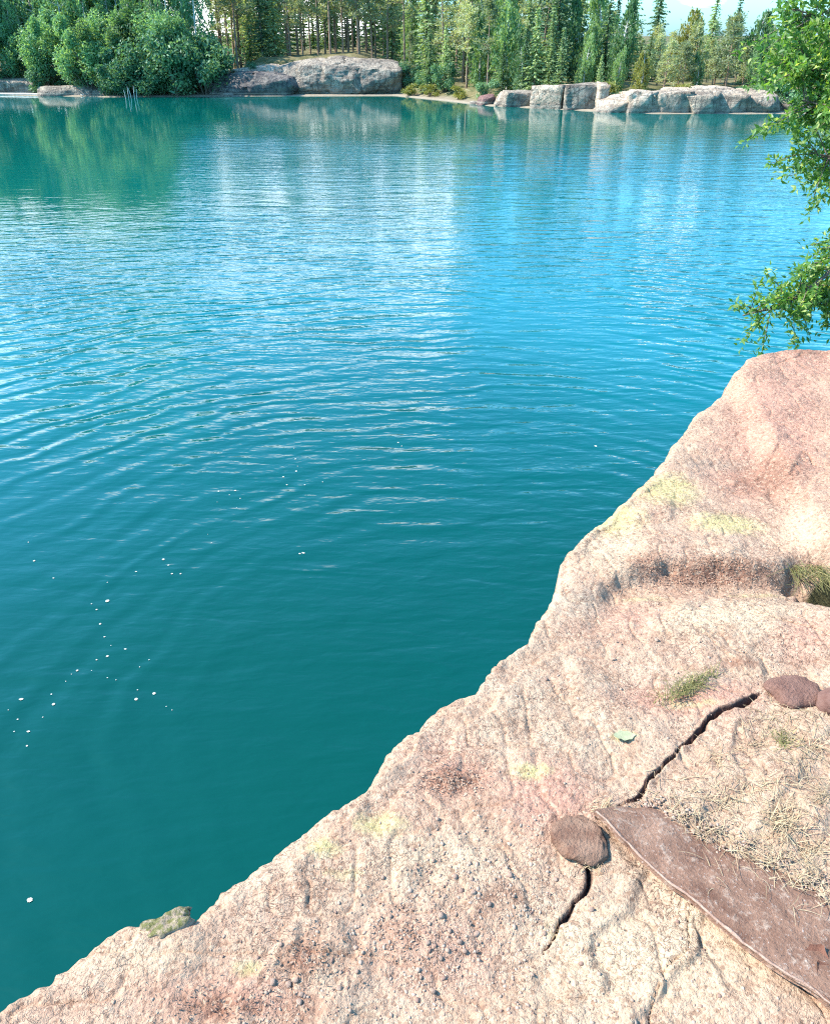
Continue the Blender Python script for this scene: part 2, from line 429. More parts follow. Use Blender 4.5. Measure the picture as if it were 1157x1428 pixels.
enn = np.concatenate([[-1.2, -.5, -.1], enn, [enn[-1] + .5, enn[-1] + 1.1, enn[-1] + 2.2, enn[-1] + 4.0]])

def edge_n(s):
    a = np.interp(s, es, enn); k = np.interp(s - .02, es, enn); b = np.interp(s + .02, es, enn)
    return (a + k + b) / 3 - .026 + .022 * lin(s * 7, s * 0 + .5, 3) + .010 * lin(s * 21, s * 0 + .5, 7) + .006 * fbm(s * 50, s * 0 + .5, 2.0, 2)

S = np.concatenate([np.arange(-6, -.4, .06), np.arange(-.4, 2.7, .0042), np.arange(2.7, 6.2, .008), np.arange(6.2, 14, .08)])
T = np.concatenate([np.linspace(0, .12, 22), np.arange(.1242, 1.5, .0042), np.arange(1.504, 2.4, .03), np.arange(2.45, 9, .15)])
en0 = edge_n(S)
SS, TT = np.meshgrid(S, T, indexing='ij')
NN = en0[:, None] + TT
X = O0[0] + SS * ex[0] + NN * en[0]; Y = O0[1] + SS * ex[1] + NN * en[1]
Z = surf(X, Y)
LIP = .042 + .024 * vnoise(S * 2.2, S * 0 + .3, 3.0)[:, None]
q = np.clip(1 - TT / LIP, 0, 1)
lipdrop = LIP * .75 * (1 - np.sqrt(np.clip(1 - q ** 2 * .985, 0, 1)))
Z = Z + fine(X, Y) * sstep(0, .03, TT) - lipdrop
# the cut face below the lip, down past the water
ZC = np.concatenate([np.linspace(-1.8, 0, 14), np.linspace(.15, 1, 34)[:-1]])
frac = np.where(ZC > 0, ZC, 0)
top = Z[:, 0]
zc = np.where(ZC[None, :] <= 0, ZC[None, :], ZC[None, :] * top[:, None])
blk = .16 * np.abs(vnoise(SS[:, :1] * 1.1, zc * .9, 2.0)) + .06 * fbm(SS[:, :1] * 3, zc * 3, 3.0, 3)
off = -.02 + (blk + .18) * sstep(top[:, None], top[:, None] - 1.2, zc)       # undercut: the face recedes below the lip
NC = en0[:, None] + off
XC = O0[0] + S[:, None] * ex[0] + NC * en[0]; YC = O0[1] + S[:, None] * ex[1] + NC * en[1]
XA = np.concatenate([XC, X], 1); YA = np.concatenate([YC, Y], 1); ZA = np.concatenate([zc, Z], 1)
nv = XA.shape[1]
Vr = np.stack([XA, YA, ZA], -1).reshape(-1, 3)

def patch(px, py, rx, ry, amp=1.0):
    c = P0(px, py); ax = P0(px + rx, py) - c; ay = P0(px, py - ry) - c
    det = ax[0] * ay[1] - ax[1] * ay[0]
    dx, dy = XA - c[0], YA - c[1]
    u = (dx * ay[1] - dy * ay[0]) / det; v = (ax[0] * dy - ax[1] * dx) / det
    return amp * np.exp(-(u * u + v * v))
def patches(lst):
    s = np.zeros_like(XA)
    for q in lst: s = np.maximum(s, patch(*q))
    return np.clip(s, 0, 1).ravel()
att = {
    'yellow': patches([(930, 690, 60, 32), (1010, 738, 70, 22), (860, 730, 55, 30, .9), (530, 1150, 50, 26, .9), (450, 1180, 40, 20, .9), (740, 1078, 40, 14),
                       (868, 1028, 26, 9, 1), (345, 1345, 34, 18, .8), (900, 830, 60, 14, .6), (1060, 825, 60, 10, .8), (480, 1215, 60, 18, .6), (960, 985, 70, 10, .7), (775, 1290, 30, 30, .6)]),
    'brown': patches([(1070, 668, 80, 34, .8), (630, 1090, 52, 20), (425, 1330, 40, 34, .9), (300, 1395, 80, 30, .8), (1000, 800, 110, 15, 1), (1120, 508, 60, 14, .7),
                      (560, 1290, 60, 45, .6), (690, 1245, 60, 40, .6), (900, 795, 40, 16, .8), (1030, 930, 40, 10, .8), (420, 1400, 60, 30, .7), (1130, 930, 40, 14, .5)]),
    'pink': patches([(1070, 660, 110, 50), (880, 860, 60, 30, .8), (1120, 900, 60, 40, .8), (640, 1085, 70, 30), (330, 1385, 140, 40, .8), (760, 1110, 90, 55), (960, 975, 120, 30), (1080, 590, 110, 100), (1120, 520, 90, 30), (620, 1060, 80, 40, .6), (840, 880, 100, 30, .5), (600, 1320, 160, 80, .6)]),
    'grey': patches([(815, 835, 36, 26, .9), (960, 955, 70, 20, .8), (700, 905, 50, 20, .6), (560, 1080, 60, 30, .6), (900, 1170, 90, 40, .5), (1010, 645, 70, 12, .7), (420, 1290, 60, 30, .5)]),
    'cream': patches([(900, 1330, 190, 90), (1000, 865, 150, 26), (610, 1190, 110, 40, .8), (850, 760, 60, 40, .9), (200, 1330, 110, 40, .6), (1100, 750, 60, 26, .8), (1050, 560, 60, 30, .5)]),
}
d1, s1, p1 = polydist(XA, YA, CRACK_A); d2, s2, p2 = polydist(XA, YA, CRACK_B)
w1 = (.0035 + .0048 * sstep(.4, .75, p1)) * sstep(0, .05, p1) * sstep(1, .93, p1) * (.7 + .7 * vnoise(XA * 33, YA * 33, 3.3)) + 1e-4
att['soil_shade'] = np.maximum(np.exp(-((d1 * s1 + .008 * vnoise(XA * 20, YA * 20, 8.0) + .002 * vnoise(XA * 60, YA * 60, 8.0)) / w1) ** 2), np.exp(-((d2 * s2 + .01 * vnoise(XA * 30, YA * 30, 9.0)) / ((.007 * (1 - .8 * p2) + .001) * (.95 + .45 * vnoise(XA * 30, YA * 30, 4.3)))) ** 2)).ravel()  # shade inside both cracks, painted as dark earth along their lines
att['moss'] = patches([(1150, 812, 22, 14, 1.3), (1130, 820, 20, 9, 1.2), (1180, 812, 40, 16, 1.3)])  # mossy hollow at the gully end, darkened by painted shade
att['soil_shade'] = np.maximum(att['soil_shade'], patches([(250, 1294, 9, 6), (214, 1297, 7, 6)]))  # painted shade for the hollows beside the mossy knob
rg = obj('rock_ground', mesh_np('rock_ground', Vr, grid_faces(len(S), nv)[:, ::-1], [M_rock], True, att))
tag(rg, kind='structure')

# ------------------------------------------------------------------ loose things on the ledge
def stone_mesh(name, rx, ry, rz, seed, m, rough=.12, box=2.4, sub=4, flat=0.0):
    import bmesh
    bm = bmesh.new(); bmesh.ops.create_icosphere(bm, subdivisions=sub, radius=1.0)
    V = np.array([v.co[:] for v in bm.verts]); F = np.array([[v.index for v in f.verts] for f in bm.faces]); bm.free()
    k = (np.abs(V) ** box).sum(1, keepdims=True) ** (-1 / box); V = V * k
    V *= (1 + rough * fbm(V[:, 0] * 1.4 + seed, V[:, 1] * 1.4, V[:, 2] * 1.4 + seed * .7, 4))[:, None]
    if flat: V[:, 2] = np.where(V[:, 2] > 1 - flat, 1 - flat + (V[:, 2] - 1 + flat) * .15, V[:, 2])
    return mesh_np(name, V * np.array([rx, ry, rz]), F, [m], True)

M_rstone = simple_mat('red brown stone', (.15, .070, .044), (.28, .165, .11), 22, .8, .012)
M_pstone = simple_mat('purple brown stone', (.15, .070, .050), (.23, .12, .088), 26, .8, .012)
M_dstone = simple_mat('dark rust stone', (.11, .05, .038), (.20, .11, .085), 14, .8, .006)
M_moss = simple_mat('mossy stone', (.50, .40, .30), (.42, .43, .20), 22, .95, .02)
M_peb = simple_mat('pink pebble', (.24, .14, .10), (.40, .29, .22), 30, .8, .004)

def place_stone(name, label, px, py, r, seed, m, rz, sink=.35, **kw):
    q = on_rock(px, py); o = obj(name, stone_mesh(name, *r, seed, m, **kw), loc=(q[0], q[1], q[2] + r[2] * (1 - 2 * sink)))
    o.rotation_euler = (0, 0, rz); tag(o, label, 'stone'); return o
m, nt, out = mat('moss topped granite'); n = N(nt); p = n.objco()
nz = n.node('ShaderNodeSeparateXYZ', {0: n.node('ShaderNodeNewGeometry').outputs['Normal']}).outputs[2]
col = n.mix(n.ramp(n.noise(p, 60, 5, .7), .35, .65), (.28, .20, .14), (.42, .32, .24))
col = n.mix(n.math('MULTIPLY', n.ramp(nz, .3, .75), n.ramp(n.noise(p, 70, 5, .75), .40, .55)), col, (.155, .145, .055))
col = n.mix(n.math('MULTIPLY', n.ramp(n.noise(p, 45, 3, .6), .46, .38), n.ramp(nz, .95, .5)), col, (.03, .026, .015))  # shade of the hollows painted on the sides as dark blotches
n.bsdf(out, col, .95, .1, n.bump(n.noise(p, 90, 5, .7), .012)); M_knob = m
place_stone('stone', 'reddish brown stone tucked under the tip of the flat slab', 807, 1170, (.061, .056, .021), 3.0, M_rstone, -.3, sink=.5, flat=.35, rough=.17, box=2.9)
place_stone('stone', 'purple brown domed stone at the upper end of the long dark crack', 1107, 968, (.070, .058, .036), 5.0, M_pstone, .25, sink=.55, flat=.2, rough=.16, box=2.9)
place_stone('stone', 'dark rust coloured stone cut by the edge of the picture, beside the domed stone', 1163, 985, (.048, .040, .036), 8.0, M_dstone, .2, sink=.3)
place_stone('mossy_rock', 'small moss topped rock with dark hollows on the brink of the ledge', 232, 1289, (.050, .026, .022), 12.0, M_knob, .5, sink=.8, box=3.0, rough=.28)
place_stone('stone', 'pale pointed stone in the gully beside the dark grassy hollow', 1108, 822, (.024, .020, .022), 21.0, M_peb, .5, sink=.3, rough=.2)

# flat slab, half buried
def slab():
    m, nt, out = mat('weathered slab'); n = N(nt); p = n.pos()
    a = n.noise(p, 7, 6, .65); b = n.noise(p, 38, 5, .75); c = n.noise(p, 150, 3, .7)
    col = n.mix(n.ramp(a, .36, .66), (.12, .054, .032), (.27, .15, .098))
    col = n.mix(n.math('MULTIPLY', n.ramp(b, .54, .68), .55), col, (.44, .33, .25))
    col = n.mix(n.math('MULTIPLY', n.ramp(c, .60, .72), .6), col, (.50, .43, .38))
    col = n.mix(n.math('MULTIPLY', n.ramp(c, .40, .32), .7), col, (.06, .04, .033))
    n.bsdf(out, col, .75, .3, n.bump(n.math('ADD', b, n.math('MULTIPLY', c, .5)), .006))
    me_, nt2, out2 = mat('slab pale rim'); n2 = N(nt2); p2 = n2.pos()
    col2 = n2.mix(n2.ramp(n2.noise(p2, 60, 5, .7), .35, .65), (.22, .125, .09), (.36, .235, .175))
    n2.bsdf(out2, col2, .7, .3, n2.bump(n2.noise(p2, 120, 4, .7), .004))
    left = [(826, 1143), (848, 1168), (880, 1197), (915, 1228), (955, 1263), (1000, 1303), (1045, 1341), (1090, 1372), (1130, 1398), (1175, 1430), (1230, 1475)]
    right = [(868, 1122), (905, 1122), (945, 1142), (985, 1163), (1030, 1185), (1075, 1206), (1125, 1232), (1180, 1262), (1240, 1300), (1300, 1345), (1360, 1400)]
    nu, nvv = 180, 60
    def samp(pl, u):
        pl = np.array([on_rock(*q) for q in pl]); L = np.concatenate([[0], np.cumsum(np.linalg.norm(np.diff(pl[:, :2], axis=0), axis=1))]); L /= L[-1]
        return np.stack([np.interp(u, L, pl[:, i]) for i in range(3)], -1)
    u = np.linspace(0, 1, nu); Lf, Rt = samp(left, u), samp(right, u)
    Lf[:, :2] += (.0025 * fbm(u * 14, u * 0 + .5, 3.0, 3))[:, None]
    vv = np.linspace(0, 1, nvv)
    G = Lf[:, None, :2] * (1 - vv)[None, :, None] + Rt[:, None, :2] * vv[None, :, None]
    base = surf(G[..., 0], G[..., 1])
    zl = np.maximum(base, 0)
    # smooth plane: ground level along both edges plus a lift at the left that sinks to the right
    plane = surf(Lf[:, 0], Lf[:, 1])[:, None] * (1 - vv) + surf(Rt[:, 0], Rt[:, 1])[:, None] * vv
    zt = plane + .034 * (1 - vv)[None, :] ** .8 - .006 * vv[None, :] ** 2 + .004 * fbm(G[..., 0] * 9, G[..., 1] * 9, 2.0, 3)
    V = np.concatenate([G.reshape(-1, 2), zt.reshape(-1, 1)], 1)
    F = grid_faces(nu, nvv)[:, ::-1]
    A = Acc(); A.add(V, F)
    # left and end side walls, then a bottom
    thick = .016
    def wall(idx):
        t_ = V[idx]; b_ = t_ - np.array([0, 0, thick]); k = len(idx)
        mid = t_ * .5 + b_ * .5 + np.array([.003, .003, 0])
        W = np.concatenate([t_, mid, b_]); f = [[i, i + 1, r * k + i + 1, r * k + i] for r in (1,) for i in range(k - 1)] + [[k + i, k + i + 1, 2 * k + i + 1, 2 * k + i] for i in range(k - 1)]
        A.add(W, f)
    wall(np.arange(nu) * nvv); wall(np.arange(nvv)); wall(np.arange(nu) * nvv + nvv - 1); wall((nu - 1) * nvv + np.arange(nvv))
    A.add(V - np.array([0, 0, thick]), F[:, ::-1])
    root = empty('flat_slab', (float(Lf[0, 0]), float(Lf[0, 1]), float(Lf[0, 2])))
    inv = -np.array(root.location)
    A.V = [q + inv for q in A.V]
    tag(root, 'grey brown weathered flat slab with a pale reddish rim, half buried in straw', 'slab')
    obj('slab_body', A.mesh('slab_body', [m], True), root)
    R = Acc()
    rim = np.concatenate([Lf[:, :2], zt[:, :1] + .001], 1) + inv
    R.tube(rim[2:], [.0030 + .0012 * float(vnoise(i * .11, .5, 1.0)) for i in range(2, nu)], 8)
    r2 = rim + np.array([en[0], en[1], 0]) * .017; r2[:, 2] = zt[:, 4] + inv[2] - .0005
    obj('rim', R.mesh('rim', [me_], True), root)
    R2 = Acc(); R2.tube(r2[60:], [.0030 + .002 * float(vnoise(i * .15, .5, 2.0)) for i in range(60, nu)], 6)
    obj('ridge', R2.mesh('ridge', [m], True), root)
    return lambda px, py: on_rock(px, py)
slab()

# straw, dry moss, gravel: nobody could count these
def blade_mesh(name, bases, length, width, rng, m, lift=.35, curl=.5, dirs=None, seg=4):
    n_ = len(bases); ang = rng.uniform(0, 2 * np.pi, n_) if dirs is None else dirs
    L = length * rng.uniform(.5, 1.3, n_); el = np.abs(rng.normal(lift, .3, n_)); bend = rng.normal(0, curl, n_)
    V = np.zeros((n_, seg + 1, 2, 3)); p = bases.copy(); a = ang.copy()
    for k in range(seg + 1):
        wv = width * (1 - .75 * k / seg) * rng.uniform(.8, 1.2, n_)
        side = np.stack([-np.sin(a), np.cos(a), rng.normal(0, .3, n_)], 1) * wv[:, None]
        V[:, k, 0] = p - side; V[:, k, 1] = p + side
        e = el * (1 - 1.5 * k / seg); st = (L / seg)[:, None]
        p = p + st * np.stack([np.cos(a) * np.cos(e), np.sin(a) * np.cos(e), np.sin(e)], 1); a = a + bend / seg
    F = []
    for k in range(seg): F.append([2 * k, 2 * k + 1, 2 * k + 3, 2 * k + 2])
    F = (np.array(F)[None] + (np.arange(n_) * (seg + 1) * 2)[:, None, None]).reshape(-1, 4)
    return mesh_np(name, V.reshape(-1, 3), F, [m], False)

def island_mat(name, a, b, c=None, rough=.8, trans=.2):
    return leaf_mat(name, a, b, extra=c, trans=trans, rough=rough, rnd=0.0, tcol=(1.1, 1.0, .8))
M_straw = island_mat('straw', (.30, .20, .11), (.62, .50, .32), (.20, .10, .06))
M_tuft = island_mat('tuft grass', (.085, .085, .025), (.30, .26, .09), (.42, .33, .14))
M_litter = island_mat('red brown moss', (.27, .15, .10), (.46, .33, .24), (.15, .075, .05), trans=.05)
M_grav = island_mat('gravel', (.25, .15, .105), (.47, .35, .265), (.15, .08, .06), trans=.0)

def scatter_px(polyg, count, rng):
    """random points on the ledge inside a surveyed polygon"""
    W = np.array([P0(*q) for q in polyg]); lo, hi = W.min(0), W.max(0); out_ = []
    while len(out_) < count:
        q = lo + (hi - lo) * rng.random(2); c = False; j = len(W) - 1
        for i in range(len(W)):
            if (W[i][1] > q[1]) != (W[j][1] > q[1]) and q[0] < (W[j][0] - W[i][0]) * (q[1] - W[i][1]) / (W[j][1] - W[i][1]) + W[i][0]: c = not c
            j = i
        if c: out_.append(q)
    q = np.array(out_); return np.concatenate([q, (surf(q[:, 0], q[:, 1]) + fine(q[:, 0], q[:, 1]))[:, None]], 1)
def scatter_blob(px, py, rx, ry, count, rng):
    c = P0(px, py); ax = P0(px + rx, py) - c; ay = P0(px, py - ry) - c
    uv = rng.normal(size=(count, 2)) * .6
    q = c + uv[:, :1] * ax + uv[:, 1:] * ay
    return np.concatenate([q, (surf(q[:, 0], q[:, 1]) + fine(q[:, 0], q[:, 1]))[:, None]], 1)

rng = np.random.default_rng(21)
B = np.concatenate([
    scatter_px([(900, 1105), (960, 1040), (1040, 985), (1160, 990), (1230, 1000), (1300, 1280), (1160, 1262), (1040, 1195), (960, 1150)], 250, rng),
    scatter_blob(1100, 1170, 95, 70, 110, rng), scatter_blob(1080, 1010, 70, 22, 120, rng), scatter_blob(960, 1120, 70, 50, 90, rng),
    scatter_blob(1120, 1080, 70, 60, 120, rng)] + [scatter_blob(*c_, rng) for c_ in ((1085, 1150, 22, 12, 60), (1130, 1190, 18, 10, 50), (1060, 1105, 16, 8, 40), (1010, 1120, 18, 9, 45), (1120, 1050, 16, 7, 40), (1140, 1120, 20, 10, 45), (1000, 1060, 14, 8, 35), (1050, 1040, 14, 6, 30))])
B = np.concatenate([B] + [scatter_blob(x_, y_ - 4, 24, 8, 36, rng) + np.array([0, 0, .008]) for x_, y_ in [(905, 1124), (945, 1143), (985, 1164), (1030, 1187), (1075, 1208), (1125, 1234), (1170, 1258)]])
B = B[fbm(B[:, 0] * 4, B[:, 1] * 4, 3.0, 3) > -.05]
B[:, 2] += .002
o = obj('dry_straw', blade_mesh('dry_straw', B, .055, .0009, rng, M_straw, .10, .8))
tag(o, 'pale dry straw strewn over the ledge beside the slab', 'straw', kind='stuff')
B = np.concatenate([scatter_blob(1060, 1225, 90, 40, 60, rng), scatter_blob(1130, 1350, 30, 50, 20, rng)]); B[:, 2] += .02
B = scatter_blob(1010, 1195, 110, 30, 10, rng) if False else B
o = obj('straw_wisps', blade_mesh('straw_wisps', B, .05, .0009, rng, M_straw, .15, 1.0)); tag(o, 'thin straw wisps lying across the flat slab', 'straw', kind='stuff')

Bl = [scatter_blob(*q, rng) for q in ((1000, 802, 100, 14, 1500), (900, 798, 50, 14, 450), (630, 1090, 50, 18, 380), (425, 1330, 50, 36, 300), (300, 1395, 90, 28, 260),
                                     (1070, 668, 70, 28, 500), (560, 1290, 50, 40, 260), (1060, 830, 60, 8, 250))]
Bl = np.concatenate(Bl)
V, F = leaf_quads(Bl + np.array([0, 0, .004]), rng.uniform(.0012, .0034, len(Bl)), rng, .6, 1.5)
o = obj('dry_moss', mesh_np('dry_moss', V, F, [M_litter])); tag(o, 'red brown dry moss and needle litter in the hollows of the ledge', 'moss', kind='stuff')

def pebble_cloud(pts, r, rng):
    import bmesh
    bm = bmesh.new(); bmesh.ops.create_icosphere(bm, subdivisions=1, radius=1.0)
    V0 = np.array([v.co[:] for v in bm.verts]); F0 = np.array([[v.index for v in f.verts] for f in bm.faces]); bm.free()
    n_ = len(pts); sc_ = r[:, None] * rng.uniform(.6, 1.3, (n_, 3)) * np.array([1, 1, .7])
    a = rng.uniform(0, 6.28, n_); V = V0[None] * (1 + .25 * rng.normal(size=(n_, len(V0), 1)).clip(-1, 1)) * sc_[:, None, :]
    x = V[..., 0] * np.cos(a)[:, None] - V[..., 1] * np.sin(a)[:, None]; y = V[..., 0] * np.sin(a)[:, None] + V[..., 1] * np.cos(a)[:, None]
    V = np.stack([x, y, V[..., 2]], -1) + pts[:, None, :]
    F = F0[None] + (np.arange(n_) * len(V0))[:, None, None]
    return V.reshape(-1, 3), F.reshape(-1, 3)
G_ = np.concatenate([scatter_px([(300, 1430), (520, 1260), (640, 1150), (760, 1150), (780, 1300), (760, 1440)], 1100, rng), scatter_blob(650, 1270, 110, 90, 700, rng),
                     scatter_px([(60, 1430), (330, 1290), (560, 1090), (900, 830), (1160, 860), (1160, 950), (900, 1050), (700, 1200), (400, 1440)], 900, rng),
                     scatter_px([(800, 1300), (900, 1240), (1150, 1440), (760, 1440)], 200, rng)])
G_ = np.concatenate([G_] + [scatter_blob(x_, y_ - 6, 26, 9, 130, rng) + np.array([0, 0, .006]) for x_, y_ in [(905, 1124), (945, 1143), (985, 1164), (1030, 1187), (1075, 1208), (1125, 1234), (1170, 1258)]])
V, F = pebble_cloud(G_, rng.lognormal(math.log(.0021), .45, len(G_)).clip(.001, .006), rng)
o = obj('gravel', mesh_np('gravel', V, F, [M_grav], True)); tag(o, 'fine pink and brown grit lying over the ledge', 'gravel', kind='stuff')

# bigger pebbles, each its own
peb = [stone_mesh('pebble', .011, .009, .007, 30 + k, M_peb, rough=.22, sub=2, box=2.6) for k in range(4)]
ptsb = np.concatenate([scatter_blob(650, 1275, 110, 70, 30, rng), scatter_blob(420, 1345, 90, 40, 12, rng), scatter_blob(930, 880, 150, 30, 10, rng)])
for k, q in enumerate(ptsb):
    o = obj('pebble', peb[k % 4], loc=(q[0], q[1], q[2] + .002)); s = random.uniform(.25, .75); o.scale = (s, s, s); o.rotation_euler = (0, 0, random.uniform(0, 6))
    lab = 'pinkish pebble among the grit in the lower middle of the ledge' if k < 30 else ('pinkish pebble in the brown patch at the bottom of the ledge' if k < 42 else 'pale pebble on the smooth hump below the gully')
    tag(o, lab, 'pebble', ('pebbles in the grit', 'pebbles in the brown patch', 'pebbles on the hump')[0 if k < 30 else 1 if k < 42 else 2])

def tuft(px, py, count, L, label, spread=.03, lift=.9, m=M_tuft, w_=.0011, dirs=None, stretch=None):
    q = on_rock(px, py); r = np.random.default_rng(int(px * 7 + py))
    b = r.normal(size=(count, 3)) * np.array([spread, spread, 0])
    if stretch is not None: b = b[:, :1] * np.array([[stretch[0], stretch[1], 0]]) + b * .35
    o = obj('grass_tuft', blade_mesh('grass_tuft', b, L, w_, r, m, lift, .8, dirs=None if dirs is None else r.normal(dirs, .5, count)), loc=tuple(q + np.array([0, 0, .001])))
    return tag(o, label, 'grass tuft')
tuft(958, 962, 260, .055, 'olive green grass tuft growing in a seam of the pink rock', .035, .95, stretch=(1.0, .75))
tuft(1093, 1033, 70, .035, 'small yellow green tuft in the straw below the domed stone', .014, .8)
tuft(1085, 1150, 70, .06, 'pale sprawling tuft in the straw above the slab', .02, .5, M_straw)
tuft(840, 1130, 60, .03, 'rusty dry tuft between the slab tip and the crack', .014, .8, M_straw)
tuft(824, 1205, 50, .028, 'dry tuft wedged in the crack under the red brown stone', .012, .8, M_straw)
# grass hanging over the dark hollow
q = on_rock(1150, 760)
r = np.random.default_rng(5); cnt = 420
b = np.stack([r.uniform(-.10, .30, cnt), r.normal(.0, .02, cnt), r.normal(.0, .006, cnt)], 1)
o = obj('hanging_grass', blade_mesh('hanging_grass', b, .15, .0012, r, M_tuft, .35, .4, dirs=r.normal(-1.6, .35, cnt), seg=5), loc=(q[0], q[1], q[2]))
tag(o, 'olive grass hanging over the dark hollow at the end of the gully', 'grass tuft')

# dead leaves at the corner of the slab, a pale leaf on the rock
def leaf_mesh(name, L, W, m, curl):
    V, F = [], []
    nl = 9
    for i in range(nl):
        t = i / (nl - 1); wv = W * math.sin(math.pi * min(1, t * .93 + .05)) ** .8 * (1 + .18 * math.sin(i * 2.4))
        z = curl * L * (t - .5) ** 2 * 2
        for s_ in (-1, 0, 1): V.append((L * (t - .5), s_ * wv, z + abs(s_) * curl * W * .9))
    return mesh_np(name, np.array(V), grid_faces(nl, 3), [m], True)
M_dead = simple_mat('dead brown leaf', (.08, .030, .018), (.16, .065, .038), 60, .6, .002)
M_pleaf = simple_mat('pale dry leaf', (.25, .25, .14), (.33, .32, .19), 60, .7, .001)
for px, py, L, rz, lab in ((1132, 1345, .060, .8, 'curled rust brown dead leaf on the slab, the upper of two'), (1150, 1372, .060, 2.1, 'curled rust brown dead leaf on the slab, the lower of two')):
    q = on_rock(px, py); o = obj('dead_leaf', leaf_mesh('dead_leaf', L, L * .36, M_dead, .22), loc=(q[0], q[1], q[2] + .022)); o.rotation_euler = (.1, -.1, rz)
    tag(o, lab, 'leaf', 'dead leaves on the slab')
q = on_rock(870, 1028); o = obj('pale_leaf', leaf_mesh('pale_leaf', .060, .017, M_pleaf, .05), loc=(q[0], q[1], q[2] + .006)); o.rotation_euler = (0, .1, .15)
tag(o, 'pale dry leaf lying on the pink rock left of the crack', 'leaf')
# ------------------------------------------------------------------ WATER
shore_px = [(-700, 129), (-300, 130), (0, 132), (150, 135), (300, 134), (550, 133), (620, 140), (680, 147), (760, 151), (850, 156), (910, 158), (1085, 158), (1200, 157), (1600, 156), (2400, 156)]
shore = np.array([at_z(a, b, 0)[:2] for a, b in shore_px])
def shore_y(x): return np.interp(x, shore[:, 0], shore[:, 1])
xs = np.concatenate([np.linspace(-400, -60, 30)[:-1], np.linspace(-60, 60, 140), np.linspace(60, 400, 30)[1:]])
ys = np.concatenate([np.linspace(-60, -2, 8)[:-1], np.linspace(-2, 150, 240), np.linspace(150, 400, 12)[1:]])
XW, YW = np.meshgrid(xs, ys, indexing='ij')
azw = np.degrees(np.arctan2(XW, np.maximum(YW, .1)))
wob = fbm(XW * .05, YW * .05, 1.0, 3)
lim = np.interp(azw, [-60, -16.5, -14.0, 60], [35, 33, 76, 76]) + 13 * wob
calm = sstep(lim + 24, lim - 16, YW)
rip = .07 + .93 * calm
rip *= .82 + .35 * fbm(XW * .09, YW * .09, 5.0, 3)
nearc = sstep(5, 16, np.hypot(XW, YW)); rip *= .75 + .25 * nearc
rip = np.clip(rip, .05, 1.4)
RW = np.hypot(XW, YW) + 2.5 * wob
sky_reflect = sstep(6.5, 24, RW) * (1 - .75 * sstep(lim - 10, lim + 25, YW))  # mask of the painted sky blue, growing away from the ledge
wt = obj('water', mesh_np('water', np.stack([XW, YW, XW * 0], -1).reshape(-1, 3), grid_faces(len(xs), len(ys)), [M_water], True, {'ripple': rip.ravel(), 'sky_reflect': sky_reflect.ravel(), 'tree_reflect': sstep(lim - 16, lim + 10, YW).ravel() * .9}))
tag(wt, kind='structure')

# small pale leaf-shaped flecks lying flat at the water surface
M_fleck = simple_mat('pale fleck', (.30, .34, .31), (.46, .47, .42), 40, .7, .001)
fl = [leaf_mesh('water_fleck', .055, .018 + .006 * k, M_fleck, .06) for k in range(3)]
fp = [(30, 975), (42, 1255), (150, 838), (128, 842), (135, 850), (140, 870), (146, 888), (155, 900), (150, 915), (175, 905), (135, 920), (108, 935), (128, 935), (150, 945), (162, 948), (100, 940),
      (72, 968), (75, 982), (12, 990), (25, 1003), (20, 1020), (40, 1020), (38, 1040), (195, 930), (208, 920), (192, 962), (215, 967), (232, 985), (240, 990), (190, 975), (75, 806), (40, 756), (48, 782),
      (190, 797), (150, 812), (228, 780), (235, 788), (240, 800), (252, 800), (290, 745), (295, 757), (305, 685), (320, 690), (328, 684), (335, 695), (303, 700), (330, 708), (395, 665), (415, 650), (412, 640), (400, 676),
      (425, 676), (450, 672), (555, 617), (560, 622), (410, 625), (413, 657), (92, 950), (60, 1000), (830, 622), (423, 771), (418, 772)]
for k, (a, b) in enumerate(fp):
    q = at_z(a, b, .006); o = obj('water_fleck', fl[k % 3], loc=tuple(q)); s = 1.0 if k in (0, 1, 2, 59, 60) else random.uniform(.22, .75); o.scale = (s, s, s); o.rotation_euler = (0, 0, random.uniform(-.6, .6))
    lab = {0: 'large pale fleck near the left end of the trail of flecks', 1: 'lone pale fleck on dark water near the mossy rock', 59: 'lone pale fleck near the middle of the ledge edge',
           60: 'pale fleck alone in the middle of the dark water'}.get(k, 'tiny pale fleck in the trail over the dark water')
    tag(o, lab, 'fleck', 'pale flecks on the water')

# ------------------------------------------------------------------ FAR SHORE TERRAIN
hp_px = [(-700, 3), (0, 2.2), (150, 1.6), (290, 2.5), (330, 4.4), (480, 4.9), (545, 3.2), (600, 1.2), (740, 1.3), (800, 2.0), (900, 2.0), (1085, 2.0), (1300, 2.5), (2400, 3)]
hx = np.array([at_y(a, 140, 120)[0] for a, _ in hp_px]); hh = np.array([b for _, b in hp_px])
def terr(x, y):
    x = np.asarray(x, float); y = np.asarray(y, float)
    qd = y - shore_y(x)
    h = np.interp(x, hx, hh)
    z = -1.5 + 1.65 * sstep(-6, .6, qd) + h * sstep(1.5, 11, qd) + .012 * np.maximum(qd - 14, 0) * sstep(14, 40, qd)
    return z + (.22 * fbm(x * .25, y * .25, 3.0, 3)) * sstep(0, 5, qd)
tx = np.concatenate([np.linspace(-400, -90, 30)[:-1], np.linspace(-90, 90, 240), np.linspace(90, 400, 30)[1:]])
tq = np.concatenate([np.linspace(-8, 20, 60), np.linspace(20, 120, 40)[1:], np.linspace(120, 500, 20)[1:]])
TX, TQ = np.meshgrid(tx, tq, indexing='ij'); TY = shore_y(TX) + TQ
g = obj('shore_ground', mesh_np('shore_ground', np.stack([TX, TY, terr(TX, TY)], -1).reshape(-1, 3), grid_faces(len(tx), len(tq)), [M_floor], True)); tag(g, kind='structure')

